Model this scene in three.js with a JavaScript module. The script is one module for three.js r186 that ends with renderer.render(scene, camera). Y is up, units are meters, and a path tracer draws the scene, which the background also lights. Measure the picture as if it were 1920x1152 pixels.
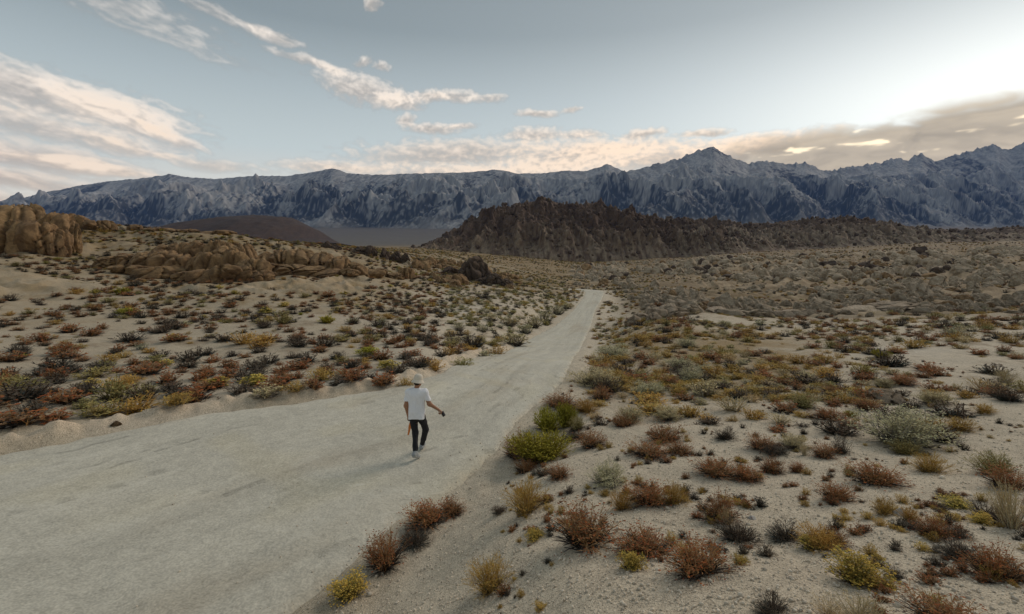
import * as THREE from 'three';
import { mergeGeometries } from 'three/addons/utils/BufferGeometryUtils.js';
import { mergeVertices } from 'three/addons/utils/BufferGeometryUtils.js';

// ---------- camera, sky, sun, exposure ----------
const scene = new THREE.Scene();
const EYE = 4.2;                                                   // metres above the road; the lookout is a sand bank beside it
const camera = new THREE.PerspectiveCamera(2 * Math.atan(682 / 900) * 180 / Math.PI, 1920 / 1364, 0.1, 40000);
camera.position.set(0, EYE, 0);
camera.lookAt(0, EYE, -100);
camera.setViewOffset(1920, 1364, 0, 212, 1920, 1152);              // level camera with the lens shifted down
const renderer = new THREE.WebGLRenderer({ antialias: true });
renderer.toneMapping = THREE.LinearToneMapping;
renderer.toneMappingExposure = 1.1;
renderer.shadowMap.enabled = true;
const DEG = Math.PI / 180;
const SUN_AZ = 52 * DEG, SUN_EL = 34 * DEG;                        // the broad afterglow of the sun behind cloud, right of the view
const sunDir = new THREE.Vector3(Math.sin(SUN_AZ) * Math.cos(SUN_EL), Math.sin(SUN_EL), -Math.cos(SUN_AZ) * Math.cos(SUN_EL));
const sun = new THREE.DirectionalLight(new THREE.Color(1, 0.86, 0.74), 1.35);
sun.name = 'sun';
sun.position.copy(sunDir).multiplyScalar(300);
sun.castShadow = true;
sun.shadow.radius = 48;
Object.assign(sun.shadow.camera, { left: -150, right: 150, top: 100, bottom: -100, near: 1, far: 800 });
sun.shadow.mapSize.set(2048, 2048);
scene.add(sun, sun.target);

// ---------- noise ----------
let seed = 7;
const rnd = () => { seed = (seed + 0x6d2b79f5) | 0; let t = Math.imul(seed ^ (seed >>> 15), 1 | seed); t = (t + Math.imul(t ^ (t >>> 7), 61 | t)) ^ t; return ((t ^ (t >>> 14)) >>> 0) / 4294967296; };
const rr = (a, b) => a + (b - a) * rnd();
const reseed = (s) => { seed = s; };
const clamp = (x, a = 0, b = 1) => (x < a ? a : x > b ? b : x);
const lerp = (a, b, t) => a + (b - a) * t;
const sstep = (a, b, x) => { const t = clamp((x - a) / (b - a)); return t * t * (3 - 2 * t); };
const PERM = new Uint8Array(512), GRAD = new Float32Array(512), GRA2 = new Float32Array(512);
reseed(11);
{ const p = [...Array(256).keys()]; for (let i = 255; i > 0; i--) { const j = (rnd() * (i + 1)) | 0; [p[i], p[j]] = [p[j], p[i]]; } for (let i = 0; i < 512; i++) { PERM[i] = p[i & 255]; const a = p[i & 255] / 256 * 2 * Math.PI; GRAD[i] = Math.cos(a); GRA2[i] = Math.sin(a); } }
function n2(x, y) {                                                // gradient noise, about -1..1
  const xi = Math.floor(x), yi = Math.floor(y), fx = x - xi, fy = y - yi, X = xi & 255, Y = yi & 255;
  const u = fx * fx * fx * (fx * (fx * 6 - 15) + 10), v = fy * fy * fy * (fy * (fy * 6 - 15) + 10);
  const g = (h, dx, dy) => GRAD[h] * dx + GRA2[h] * dy;
  const a = PERM[X] + Y, b = PERM[X + 1] + Y;
  return 1.5 * lerp(lerp(g(PERM[a], fx, fy), g(PERM[b], fx - 1, fy), u), lerp(g(PERM[a + 1], fx, fy - 1), g(PERM[b + 1], fx - 1, fy - 1), u), v);
}
function h3(x, y, z) { return PERM[(PERM[(PERM[x & 255] + y) & 255] + z) & 255] / 127.5 - 1; }
function n3(x, y, z) {                                             // value noise in space
  const xi = Math.floor(x), yi = Math.floor(y), zi = Math.floor(z); let a = x - xi, b = y - yi, c = z - zi;
  a = a * a * (3 - 2 * a); b = b * b * (3 - 2 * b); c = c * c * (3 - 2 * c);
  const l = (k) => lerp(lerp(h3(xi, yi, zi + k), h3(xi + 1, yi, zi + k), a), lerp(h3(xi, yi + 1, zi + k), h3(xi + 1, yi + 1, zi + k), a), b);
  return lerp(l(0), l(1), c);
}
const fbm = (x, y, o = 4, g = 0.5) => { let s = 0, a = 1, t = 0; for (let i = 0; i < o; i++) { s += a * n2(x, y); t += a; a *= g; x = x * 2.03 + 17.1; y = y * 2.03 + 9.7; } return s / t; };
const billow = (x, y, o = 4, g = 0.5) => { let s = 0, a = 1, t = 0; for (let i = 0; i < o; i++) { s += a * Math.min(1, 1.35 * Math.abs(n2(x, y))); t += a; a *= g; x = x * 2.05 + 13.7; y = y * 2.05 + 8.3; } return s / t; };
const ridged = (x, y, o = 5, g = 0.5) => { let s = 0, a = 1, t = 0, w = 1; for (let i = 0; i < o; i++) { let r = 1 - Math.abs(n2(x, y)); r *= r; s += a * r * w; t += a; w = clamp(r * 1.6); a *= g; x = x * 2.07 + 31.7; y = y * 2.07 + 5.3; } return s / t; };

// ---------- the sky: air and clouds after sunset, all round ----------
{
  const W = 4096, H = 2048, data = new Float32Array(W * H * 4);
  const stops = [[0, [0.88, 0.79, 0.60]], [5, [0.79, 0.755, 0.66]], [11, [0.56, 0.63, 0.62]], [17, [0.41, 0.475, 0.49]], [24, [0.235, 0.285, 0.305]], [32, [0.205, 0.245, 0.265]], [90, [0.24, 0.27, 0.285]]];
  // [bearing, elevation, half length, half width, tilt, strength, stretch of the grain, warmth, body] in degrees; tilt raises the far right end
  const CLOUDS = [
    [-45, 13.3, 9.35, 1.75, -7, 1, 4, 0.5], [-39, 12.2, 4.62, 1.26, -17, 1.1, 4, 0.5], [-35.6, 11, 2.42, 0.56, -24, 1, 4, 0.55], [-45, 10.6, 7.7, 1.12, -9, 0.75, 5, 0.7], [-38.5, 9.6, 3.96, 0.63, -8, 0.6, 4, 0.75],
    [-46, 8, 7.7, 1.05, -6, 1, 5, 0.9], [-41, 7.4, 4.4, 0.49, -9, 0.8, 5, 0.9], [-47, 6, 6.05, 0.7, -7, 0.95, 5, 1], [-32, 8.6, 4.4, 0.63, -4, 0.5, 4, 0.85], [-49, 4.2, 6.6, 0.63, -3, 0.85, 5, 1],
    [-40, 21.8, 10, 1.9, -11, 0.34, 4, 0.35], [-31, 22.8, 5, 0.8, -16, 0.42, 3.4, 0.3], [-26.6, 21.9, 2.2, 0.5, -15, 0.8, 3, 0.35], [-34, 19.4, 9, 1.2, -9, 0.24, 4, 0.4],
    [-23, 20, 3.96, 0.5, -9, 0.6, 3, 0.4], [-20.5, 19.4, 1.98, 0.5, -14, 0.7, 2, 0.4], [-17.2, 17.8, 3.96, 1.25, -9, 1, 2.2, 0.4], [-13, 16.9, 2.42, 0.75, -3, 1.1, 2, 0.45], [-9.4, 17.6, 1.76, 0.62, 4, 1, 1.7, 0.45], [-6.6, 17.8, 2.2, 0.62, -4, 0.9, 1.8, 0.4], [-3, 17.4, 1.98, 0.5, 2, 0.7, 2, 0.4],
    [-17.4, 20.5, 0.77, 0.44, 8, 0.8, 1.4, 0.3], [-15.2, 20.2, 0.88, 0.38, -8, 0.75, 1.4, 0.3], [-16, 26.2, 0.77, 0.56, 30, 0.85, 1.3, 0.3], [-12.3, 14.9, 0.88, 0.62, 20, 0.9, 1.5, 0.5], [-9.5, 14.1, 2.86, 0.56, 1, 1.05, 2.2, 0.5], [-6, 14.5, 1.65, 0.38, 3, 0.8, 2, 0.5],
    [3.2, 16.1, 2.09, 0.38, 0, 1.1, 2.4, 0.45], [7.4, 16.3, 0.99, 0.28, 2, 0.8, 2.4, 0.4], [2.4, 13.6, 3.08, 0.69, 2, 0.95, 2, 0.55], [8, 13.5, 2.2, 0.5, 0, 0.85, 2, 0.55],
    [-7, 11.4, 10, 1.44, 3, 0.85, 2.8, 0.85], [-20, 9.4, 6, 0.66, 3, 0.6, 3.4, 0.85], [8, 11.2, 7, 1.68, 1, 0.9, 2.6, 0.85], [15.3, 13.3, 2.2, 0.45, 3, 1.1, 2.2, 0.55], [21.8, 12.9, 2.2, 0.3, 0, 1.1, 2.4, 0.5],
    [-6, 8.6, 14, 1.2, 0, 0.85, 3, 0.95], [19, 10.4, 9, 1.56, 3, 0.85, 2.8, 0.95],
    [2, 9.6, 9, 1.0, 2, 0.8, 2.6, 0.8], [13, 11.8, 6, 0.9, 3, 0.75, 2.4, 0.8], [27, 11.2, 7, 1.0, 3, 0.7, 2.6, 0.85],
    [140, 16, 26, 3, 4, 0.6, 6, 0.5], [-120, 14, 24, 3, -4, 0.6, 6, 0.5], [85, 13, 16, 2.4, 3, 0.7, 5, 0.8], [-85, 11, 20, 2.4, -5, 0.7, 6, 0.6], [180, 30, 26, 4, 0, 0.4, 5, 0.4], [60, 42, 20, 4, 5, 0.35, 5, 0.3], [-100, 38, 22, 5, -8, 0.4, 6, 0.3],
  ].map((c) => ({ az: c[0], el: c[1], l: c[2], w: c[3], ca: Math.cos(c[4] * DEG), sa: Math.sin(c[4] * DEG), s: c[5], k: c[6], warm: c[7] }));
  const ang = (d) => ((d + 540) % 360) - 180;
  for (let row = 0; row < H; row++) {
    const el = ((row + 0.5) / H - 0.5) * 180;
    let base = stops[0][1];
    if (el > 0) { let i = 0; while (i < stops.length - 2 && el > stops[i + 1][0]) i++; const t = clamp((el - stops[i][0]) / (stops[i + 1][0] - stops[i][0])); base = [0, 1, 2].map((c) => lerp(stops[i][1][c], stops[i + 1][1][c], t)); }
    const ce = Math.cos(el * DEG);
    for (let col = 0; col < W; col++) {
      const az = ang(((col + 0.5) / W - 0.5) * 360 + 90), o = (row * W + col) * 4;
      data[o + 3] = 1;
      if (el < -0.5) { data[o] = 0.2; data[o + 1] = 0.19; data[o + 2] = 0.17; continue; }
      const gx = ang(az - 54) * ce, gy = el - 12, g = Math.exp(-(gx * gx / 700 + gy * gy / 120)), g2 = Math.exp(-(gx * gx / 2600 + gy * gy / 520)), g3 = Math.exp(-(gx * gx / 420 + gy * gy / 40));
      let r = base[0] + 0.31 * g + 0.25 * g2 + 0.25 * g3, gg = base[1] + 0.29 * g + 0.245 * g2 + 0.225 * g3, b = base[2] + 0.26 * g + 0.235 * g2 + 0.18 * g3;
      // high cloud
      if (el < 60) {
        const wx = 1.1 * fbm(az * 0.16, el * 0.35, 3), wy = 0.55 * fbm(az * 0.16 + 40, el * 0.35 + 9, 3);
        let cover = 0, warm = 0, lit = 0;
        for (const c of CLOUDS) {
          const dx = ang(az + wx - c.az) * ce, dy = el + wy - c.el, u = (dx * c.ca + dy * c.sa), v = (-dx * c.sa + dy * c.ca), q = (u * u) / (c.l * c.l) + (v * v) / (c.w * c.w);
          if (q > 4) continue;
          const grain = fbm(u * 1.9 / c.k * 1.2 + c.az, v * 1.7 + c.el * 3, 6, 0.6), body = Math.exp(-q * 0.95), d = clamp(c.s * (body * 1.15 + (grain) * 0.85 * Math.sqrt(body)) - 0.14);
          if (d <= 0) continue;
          const a = 1 - Math.exp(-2.1 * d);
          cover = cover + a * (1 - cover); warm += a * c.warm; lit += a * (0.5 + 0.5 * clamp(v / c.w * 0.5 + grain * 1.3 + 0.35));
        }
        if (cover > 0.002) {
          const n = warm + 1e-6, wm = clamp(warm / Math.max(cover, 0.3) * 0.9), li = clamp(lit / Math.max(cover, 0.3), 0.35, 1.1);
          const near = Math.exp(-(((az - 44) / 34) ** 2));
          const cr = lerp(0.93, 1.0, wm) * li * (1 + 0.25 * near), cg = lerp(0.88, 0.80, wm) * li * (1 + 0.12 * near), cb = lerp(0.82, 0.61, wm) * li * (1 - 0.05 * near), a = cover * 0.9;
          r = lerp(r, cr, a); gg = lerp(gg, cg, a); b = lerp(b, cb, a);
        }
        // the grey bank low over the range, thinning to the left, with openings to the afterglow
        const top = 9.2 + 2.6 * sstep(12, 34, az) + 1.1 * sstep(36, 47, az) + 0.9 * fbm(az * 0.12 + 5, 2.2, 4) - 1.5 * sstep(70, 130, Math.abs(az - 30));
        const inBank = sstep(14, 30, az) * (1 - sstep(95, 135, az));
        if (inBank > 0) {
          const soft = fbm(az * 0.13 + wx, el * 0.55 + wy, 5, 0.55), d = sstep(0.9, -0.9, el - top - soft * 1.1) * inBank;
          if (d > 0) {
            const open = sstep(0.26, 0.42, fbm(az * 0.17 + 3.3 + wx * 0.3, el * 1.05 + 7.7, 4, 0.55) - 0.012 * (el - 9) * (el - 9) + 0.12 * Math.exp(-(((az - 45) / 5) ** 2) - ((el - 9.6) / 0.8) ** 2));
            const tone = 0.78 + 0.5 * soft, nearSun = Math.exp(-(((az - 44) / 22) ** 2));
            const br = lerp((0.62 + 0.08 * nearSun) * tone, 1.1 + 0.5 * nearSun, open), bg = lerp((0.52 + 0.05 * nearSun) * tone, 0.92 + 0.38 * nearSun, open), bb = lerp((0.385 + 0.01 * nearSun) * tone, 0.66 + 0.2 * nearSun, open), a = d * 0.92;
            r = lerp(r, br, a); gg = lerp(gg, bg, a); b = lerp(b, bb, a);
          }
        }
      }
      data[o] = r; data[o + 1] = gg; data[o + 2] = b;
    }
  }
  const t = new THREE.DataTexture(data, W, H, THREE.RGBAFormat, THREE.FloatType);
  t.mapping = THREE.EquirectangularReflectionMapping; t.magFilter = THREE.LinearFilter; t.needsUpdate = true;
  scene.background = t; scene.environment = t;
}

// ---------- terrain: heights surveyed from the lookout, by bearing (degrees) and distance (2 m to 9 km, even steps of the logarithm) ----------
const BEARINGS =  [-54.46, -46.85, -40.18, -31.89, -21.8, -10.08, 0.0, 8.84, 17.86, 26.05, 35.42, 43.03, 46.85, 55.1] ;
const SURVEY = [
  [ 1.59, 1.30, 1.02, 0.78, 0.60, 0.54, 0.51, 0.18, -0.05, -0.07, 0.15, 0.55, 0.32, 0.03, -0.19, -0.21, 0.02, 0.51, 1.56, 3.42, 7.38, 11.24, 13.97, 14.77, 15.35, 15.39, 14.79, 13.26, 13.58, 13.87, 13.75, 13.02, 11.39, 12.36, 19.18, 28.92, 50.25, 80.40, 127, 208 ],
  [ 1.36, 1.07, 0.80, 0.59, 0.40, 0.15, 0.01, -0.09, -0.17, -0.03, 0.15, -0.04, -0.30, -0.55, -0.71, -0.71, -0.54, 0.04, 1.41, 3.95, 7.74, 9.76, 9.46, 8.83, 7.60, 5.54, 5.86, 6.26, 6.75, 7.36, 8.13, 9.07, 11.02, 17.28, 26.15, 44.29, 72.03, 111, 185, 290 ],
  [ 1.23, 0.97, 0.75, 0.61, 0.35, 0.12, -0.00, -0.21, -0.26, -0.09, -0.14, -0.25, -0.56, -0.80, -1.03, -1.10, -0.97, -0.69, 0.68, 3.52, 7.59, 11.76, 12.60, 12.92, 12.03, 10.20, 7.84, 8.29, 8.76, 9.21, 9.61, 9.92, 13.95, 21.45, 33.91, 57.35, 90.34, 146, 235, 355 ],
  [ 1.14, 0.91, 0.75, 0.58, 0.29, 0.07, -0.14, -0.33, -0.36, -0.15, -0.23, -0.52, -0.85, -1.11, -1.33, -1.35, -1.10, -0.83, 0.08, 4.51, 7.97, 8.15, 8.20, 8.00, 7.46, 6.44, 6.26, 6.75, 7.37, 8.13, 9.07, 11.04, 17.30, 26.18, 44.35, 72.11, 111, 186, 290, 424 ],
  [ 1.12, 0.96, 0.90, 0.66, 0.37, 0.15, 0.00, -0.04, -0.15, -0.07, -0.25, -0.59, -0.93, -1.27, -1.50, -1.65, -1.59, -1.30, -0.21, 1.93, 4.65, 6.48, 6.67, 6.81, 7.03, 7.45, 7.90, 8.38, 8.87, 9.36, 9.82, 13.36, 20.61, 32.06, 54.72, 86.67, 139, 225, 342, 492 ],
  [ 1.19, 1.11, 1.16, 0.94, 0.60, 0.30, 0.07, -0.11, -0.24, -0.18, -0.15, -0.56, -1.05, -1.53, -2.12, -2.63, -2.97, -3.06, -2.76, -2.07, -1.10, 0.24, 1.10, 1.86, 2.36, 2.98, 3.45, 4.22, 5.40, 7.15, 9.67, 15.09, 23.06, 37.45, 62.37, 97.36, 159, 254, 379, 541 ],
  [ 1.52, 1.59, 1.35, 1.11, 0.96, 0.76, 0.52, 0.19, -0.06, -0.15, -0.30, -0.87, -1.70, -2.68, -3.24, -3.57, -3.95, -4.31, -4.68, -5.40, -6.12, -6.75, -7.26, -7.48, -7.53, -7.05, -6.08, -4.76, -2.16, 2.48, 9.72, 15.58, 23.75, 38.97, 64.52, 100, 165, 262, 389, 554 ],
  [ 1.62, 1.73, 1.58, 1.43, 1.25, 1.04, 0.81, 0.46, 0.15, -0.07, -0.44, -1.07, -1.83, -2.72, -3.74, -4.87, -6.03, -6.90, -7.59, -8.30, -8.78, -10.24, -11.80, -13.07, -13.84, -14.02, -13.31, -11.40, -7.81, -1.41, 8.89, 15.20, 23.22, 37.80, 62.87, 98.05, 161, 255, 381, 544 ],
  [ 1.80, 1.92, 1.73, 1.56, 1.40, 1.14, 0.90, 0.63, 0.30, -0.02, -0.33, -0.70, -1.10, -1.67, -2.25, -2.88, -3.74, -4.68, -5.83, -7.00, -7.99, -8.80, -9.41, -9.78, -9.54, -9.45, -8.82, -7.43, -5.51, -1.15, 7.18, 14.07, 21.62, 34.28, 57.87, 91.08, 147, 237, 357, 512 ],
  [ 1.89, 2.04, 1.87, 1.71, 1.53, 1.28, 1.02, 0.75, 0.47, 0.19, -0.21, -0.64, -1.07, -1.64, -2.20, -3.01, -3.96, -5.06, -6.19, -7.25, -8.20, -8.87, -9.17, -9.10, -8.21, -6.80, -4.66, -0.95, 3.16, 8.36, 9.36, 12.46, 19.34, 29.26, 50.73, 81.07, 128, 210, 323, 466 ],
  [ 1.92, 2.05, 2.03, 1.85, 1.65, 1.43, 1.21, 0.92, 0.65, 0.39, 0.06, -0.30, -0.73, -1.21, -1.73, -2.42, -3.42, -4.67, -5.96, -7.34, -8.04, -8.31, -8.24, -7.42, -6.18, -4.11, -1.35, 2.03, 7.37, 8.62, 9.28, 10.08, 15.93, 24.25, 40.08, 66.09, 103, 169, 268, 396 ],
  [ 1.92, 2.00, 2.18, 1.99, 1.79, 1.58, 1.35, 1.10, 0.84, 0.59, 0.36, 0.05, -0.28, -0.61, -1.07, -1.64, -2.44, -3.54, -4.61, -5.70, -6.65, -7.18, -7.22, -6.04, -3.90, -1.75, 1.90, 5.41, 10.69, 14.90, 13.81, 11.59, 12.72, 19.70, 30.06, 51.87, 82.67, 131, 214, 329 ],
  [ 1.93, 1.96, 2.14, 2.04, 1.86, 1.68, 1.46, 1.24, 0.98, 0.74, 0.53, 0.23, -0.07, -0.41, -0.79, -1.27, -1.94, -2.95, -3.98, -4.94, -5.84, -6.06, -5.80, -4.66, -2.37, -0.27, 2.84, 6.60, 11.61, 18.14, 16.70, 13.77, 11.02, 17.28, 26.15, 44.29, 72.03, 111, 185, 290 ],
  [ 1.98, 1.92, 1.98, 2.19, 2.03, 1.83, 1.63, 1.46, 1.28, 1.06, 0.81, 0.56, 0.24, -0.02, -0.19, -0.54, -0.85, -1.15, -1.64, -2.04, -2.28, -2.33, -2.24, -1.73, -0.66, 1.22, 2.22, 3.87, 6.44, 10.26, 14.12, 13.36, 11.67, 11.95, 18.60, 28.01, 48.43, 77.85, 122, 201 ],
];

const RLOG0 = Math.log(2), RSTEP = (Math.log(9000) - Math.log(2)) / 39;
const cr = (a, b, c, d, t) => b + 0.5 * t * (c - a + t * (2 * a - 5 * b + 4 * c - d + t * (3 * (b - c) + d - a)));
function surveyed(x, z) {
  const r = Math.max(0.05, Math.hypot(x, z)), th = clamp(Math.atan2(x, -z) / DEG, -180, 180);
  const j = clamp((Math.log(r) - RLOG0) / RSTEP, 0, 38.999), j0 = Math.floor(j), tj = j - j0, n = BEARINGS.length;
  const at = (i, k) => SURVEY[clamp(i, 0, n - 1)][clamp(k, 0, 39)], row = (i) => cr(at(i, j0 - 1), at(i, j0), at(i, j0 + 1), at(i, j0 + 2), tj);
  let h;
  if (th <= BEARINGS[0]) h = row(0); else if (th >= BEARINGS[n - 1]) h = row(n - 1);
  else { let i = 0; while (th > BEARINGS[i + 1]) i++; const t = (th - BEARINGS[i]) / (BEARINGS[i + 1] - BEARINGS[i]); h = cr(row(i - 1 < 0 ? 0 : i - 1), row(i), row(i + 1), row(i + 2), t); }
  const back = sstep(95, 150, Math.abs(th));
  h = lerp(h, 2.2 + Math.min(h * 0.15, 40), back);
  return r < 3 ? lerp(2.42, h, sstep(0.5, 3, r)) : h;
}
// the road by its two edges, [left x, left z, right x, right z], z counted forward, and how high it lies at each distance forward
const ROAD = [[-24, 3, -14, -3], [-17, 6.6, -8, 1.2], [-13.2, 8.7, -4.6, 3.2], [-10.6, 9.95, -2.9, 4.8], [-9.5, 11, -2.2, 5.9], [-7.8, 12.5, -1.75, 7.2], [-5.8, 13.6, -0.9, 8.4], [-4.2, 14.65, -0.3, 9.8], [-3.3, 16, 0.2, 11.6],
  [-2.7, 18.2, 0.95, 13.6], [-2.3, 23, 1.9, 16.5], [-1.4, 29, 3, 23], [-0.2, 35, 4.7, 33], [2.2, 49, 7.5, 48], [5.8, 65, 10.8, 65], [11.4, 89, 15.6, 89], [17.3, 118, 22.2, 118], [22.8, 150, 28.7, 151], [21, 158, 26.8, 163], [15.5, 163.5, 19.5, 171], [6, 168, 8, 175.5], [-8, 171, -7, 178.5], [-24, 173, -24, 180]];
const ROAD_DROP = [[-10, 0], [12, 0], [16, -0.2], [23, -1.1], [34, -2.9], [48, -4.5], [65, -5.95], [89, -6.75], [118, -7.6], [150, -8.6], [160, -9.0], [176, -9.6], [200, -10.2]];
const along1 = (tab, x) => { let i = 0; while (i < tab.length - 2 && x > tab[i + 1][0]) i++; const [a, b, c, d] = [tab[Math.max(0, i - 1)], tab[i], tab[i + 1], tab[Math.min(tab.length - 1, i + 2)]], t = clamp((x - b[0]) / (c[0] - b[0])); return t <= 0 ? b[1] : t >= 1 ? c[1] : cr(a[1], b[1], c[1], d[1], t); };
const roadY = (zf) => { const a = along1(ROAD_DROP, zf); return a; };
const ROADS = [];                                                  // dense sections {cx, cz, wx, wz, half, s}
{ let s = 0;
  for (let i = 0; i < ROAD.length - 1; i++) for (let k = 0; k < 14; k++) {
    const t = k / 14, p = [0, 1, 2, 3].map((c) => cr(ROAD[Math.max(0, i - 1)][c], ROAD[i][c], ROAD[i + 1][c], ROAD[Math.min(ROAD.length - 1, i + 2)][c], t));
    const q = { cx: (p[0] + p[2]) / 2, cz: (p[1] + p[3]) / 2, hx: (p[2] - p[0]) / 2, hz: (p[3] - p[1]) / 2 };
    q.half = Math.hypot(q.hx, q.hz); if (ROADS.length) { const l = ROADS[ROADS.length - 1]; s += Math.hypot(q.cx - l.cx, q.cz - l.cz); } q.s = s; ROADS.push(q);
  } }
const EDGE = [-1, 1].map((e) => { const l = []; for (let i = 0; i < ROADS.length; i += 3) l.push([ROADS[i].cx + e * ROADS[i].hx, ROADS[i].cz + e * ROADS[i].hz]); return l; });
function toLine(l, x, y) {
  let best = 1e9;
  for (let i = 0; i < l.length - 1; i++) { const ax = l[i][0], ay = l[i][1], dx = l[i + 1][0] - ax, dy = l[i + 1][1] - ay, k = clamp(((x - ax) * dx + (y - ay) * dy) / (dx * dx + dy * dy + 1e-9)), d = (x - ax - k * dx) ** 2 + (y - ay - k * dy) ** 2; if (d < best) best = d; }
  return Math.sqrt(best);
}
const RING = [...EDGE[0], ...[...EDGE[1]].reverse()];
function roadAt(x, zf) {                                           // {t: -1 nearer the left edge, 1 the right; out: metres outside the edge, negative on the road}
  const a = toLine(EDGE[0], x, zf), b = toLine(EDGE[1], x, zf); let inside = false;
  for (let i = 0, j = RING.length - 1; i < RING.length; j = i++) { const p = RING[i], q = RING[j]; if ((p[1] > zf) !== (q[1] > zf) && x < (q[0] - p[0]) * (zf - p[1]) / (q[1] - p[1]) + p[0]) inside = !inside; }
  return { t: a < b ? -1 : 1, out: inside ? -Math.min(a, b) : Math.min(a, b) };
}
function groundInfo(x, z) {                                        // z is the world's (forward is negative)
  const r = Math.hypot(x, z), zf = -z;
  let h = surveyed(x, z), out = 99, t = 0, berm = 0;
  const th = Math.atan2(x, zf) / DEG;
  // swells and humps of the ground itself
  const bumps = 0.10 * fbm(x * 0.55, z * 0.55, 4) * sstep(1.5, 5, r) + 0.35 * fbm(x * 0.11 + 5, z * 0.11, 3) * sstep(10, 40, r) + 1.3 * fbm(x * 0.03, z * 0.03, 3) * sstep(50, 160, r) + 7 * fbm(x * 0.004, z * 0.004, 3) * sstep(350, 900, r);
  if (zf < 260 && zf > -8) {
    const q = roadAt(x, zf); out = q.out; t = q.t;
    const reach = t > 0 ? lerp(1.6, 5, sstep(8, 40, zf)) : lerp(1.8, 6, sstep(12, 60, zf)), k = sstep(0, reach, out), ry = roadY(zf);
    h = lerp(ry, h + bumps * sstep(0, 2, out), k);
    if (t < 0 && out > -0.6 && out < 3) {
      const lump = 0.62 + 0.5 * fbm(x * 0.9, z * 0.9, 3) + 0.35 * n2(x * 3.1, z * 3.1);
      berm = Math.exp(-(((out - 0.42) / 0.36) ** 2)) * clamp(lump, 0.15, 1.6) * (1 - sstep(34, 60, zf));
      h += 0.40 * berm;
    }
    if (t > 0 && out > -0.4 && out < 1.6) h += 0.07 * Math.exp(-(((out - 0.3) / 0.3) ** 2)) * (0.6 + n2(x * 2.3, z * 2.3)) * (1 - sstep(30, 60, zf));
    if (out < 0) h -= 0.10 * sstep(0, -0.45, out);                 // the bed lies under the road's own surface
  } else h += bumps;
  // bare rock shelves breaking through, right of the road in the middle distance and on the left hillside
  const shelf = (sstep(10, 22, th) * sstep(45, 85, r) + 0.9 * sstep(-8, -20, th) * sstep(52, 70, r) * (1 - sstep(130, 180, r)) + 0.5 * sstep(90, 140, r) * sstep(-14, -4, th) * (1 - sstep(4, 12, th))) * (1 - sstep(600, 900, r));
  let rock = 0;
  if (shelf > 0 && out > 6) {
    const size = lerp(0.10, 0.035, sstep(80, 400, r)), m = fbm(x * size * 0.35 + 3, z * size * 0.35, 3), rg = ridged(x * size + 2 * m, z * size * 1.3, 4);
    rock = shelf * sstep(-0.12, 0.3, m + 0.18) * sstep(6, 14, out);
    h += rock * (rg - 0.35) * lerp(1.4, 4.5, sstep(80, 450, r)) * 1.3;
  }
  return { h, out, t, berm, rock, r, th, zf };
}
const groundY = (x, z) => groundInfo(x, z).h;
//ENDTERRAIN

// ---------- materials ----------
const col = (r, g, b) => new THREE.Color().setRGB(r, g, b);
const mat = (o) => new THREE.MeshStandardMaterial({ roughness: 1, metalness: 0, ...o });
function tileNoise(N, cells, s) {                                  // value noise that repeats with the tile
  const g = new Float32Array(cells * cells); reseed(s); for (let i = 0; i < g.length; i++) g[i] = rnd();
  return (px, py) => { const x = px / N * cells, y = py / N * cells, xi = Math.floor(x), yi = Math.floor(y); let a = x - xi, b = y - yi; a = a * a * (3 - 2 * a); b = b * b * (3 - 2 * b); const q = (i, j) => g[((j % cells) + cells) % cells * cells + ((i % cells) + cells) % cells]; return lerp(lerp(q(xi, yi), q(xi + 1, yi), a), lerp(q(xi, yi + 1), q(xi + 1, yi + 1), a), b); };
}
function texture(N, M, f, data = new Uint8Array(N * M * 4)) {
  for (let j = 0; j < M; j++) for (let i = 0; i < N; i++) { const c = f(i, j), o = (j * N + i) * 4; data[o] = clamp(c[0]) * 255; data[o + 1] = clamp(c[1]) * 255; data[o + 2] = clamp(c[2]) * 255; data[o + 3] = 255; }
  const t = new THREE.DataTexture(data, N, M, THREE.RGBAFormat); t.wrapS = t.wrapT = THREE.RepeatWrapping; t.magFilter = THREE.LinearFilter; t.minFilter = THREE.LinearMipmapLinearFilter; t.generateMipmaps = true; t.needsUpdate = true; return t;
}
// gritty decomposed granite: coarse grains, small stones and dark bits, a tile 2.4 m wide
const GN = 1024, gritH = new Float32Array(GN * GN);
const gritMap = (() => {
  const a = tileNoise(GN, 16, 1), b = tileNoise(GN, 64, 2), c = tileNoise(GN, 180, 3), d = tileNoise(GN, 380, 4), e = tileNoise(GN, 210, 5);
  return texture(GN, GN, (i, j) => {
    const s = c(i, j), stone = sstep(0.70, 0.86, s), dark = sstep(0.80, 0.93, e(i, j)), f = d(i, j), v = 0.80 + 0.13 * (a(i, j) - 0.5) + 0.22 * (b(i, j) - 0.5) + 0.62 * (f - 0.5) + 0.34 * stone - 0.5 * dark;
    gritH[j * GN + i] = clamp(0.35 + 0.3 * f + 0.5 * stone - 0.1 * dark + 0.1 * b(i, j));
    return [v * 1.0, v * (0.985 - 0.03 * dark), v * (0.965 - 0.05 * dark + 0.03 * stone)];
  });
})();
const gritBump = texture(GN, GN, (i, j) => { const v = gritH[j * GN + i]; return [v, v, v]; });
const groundMat = mat({ map: gritMap, bumpMap: gritBump, bumpScale: 0.012, vertexColors: true });
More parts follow.
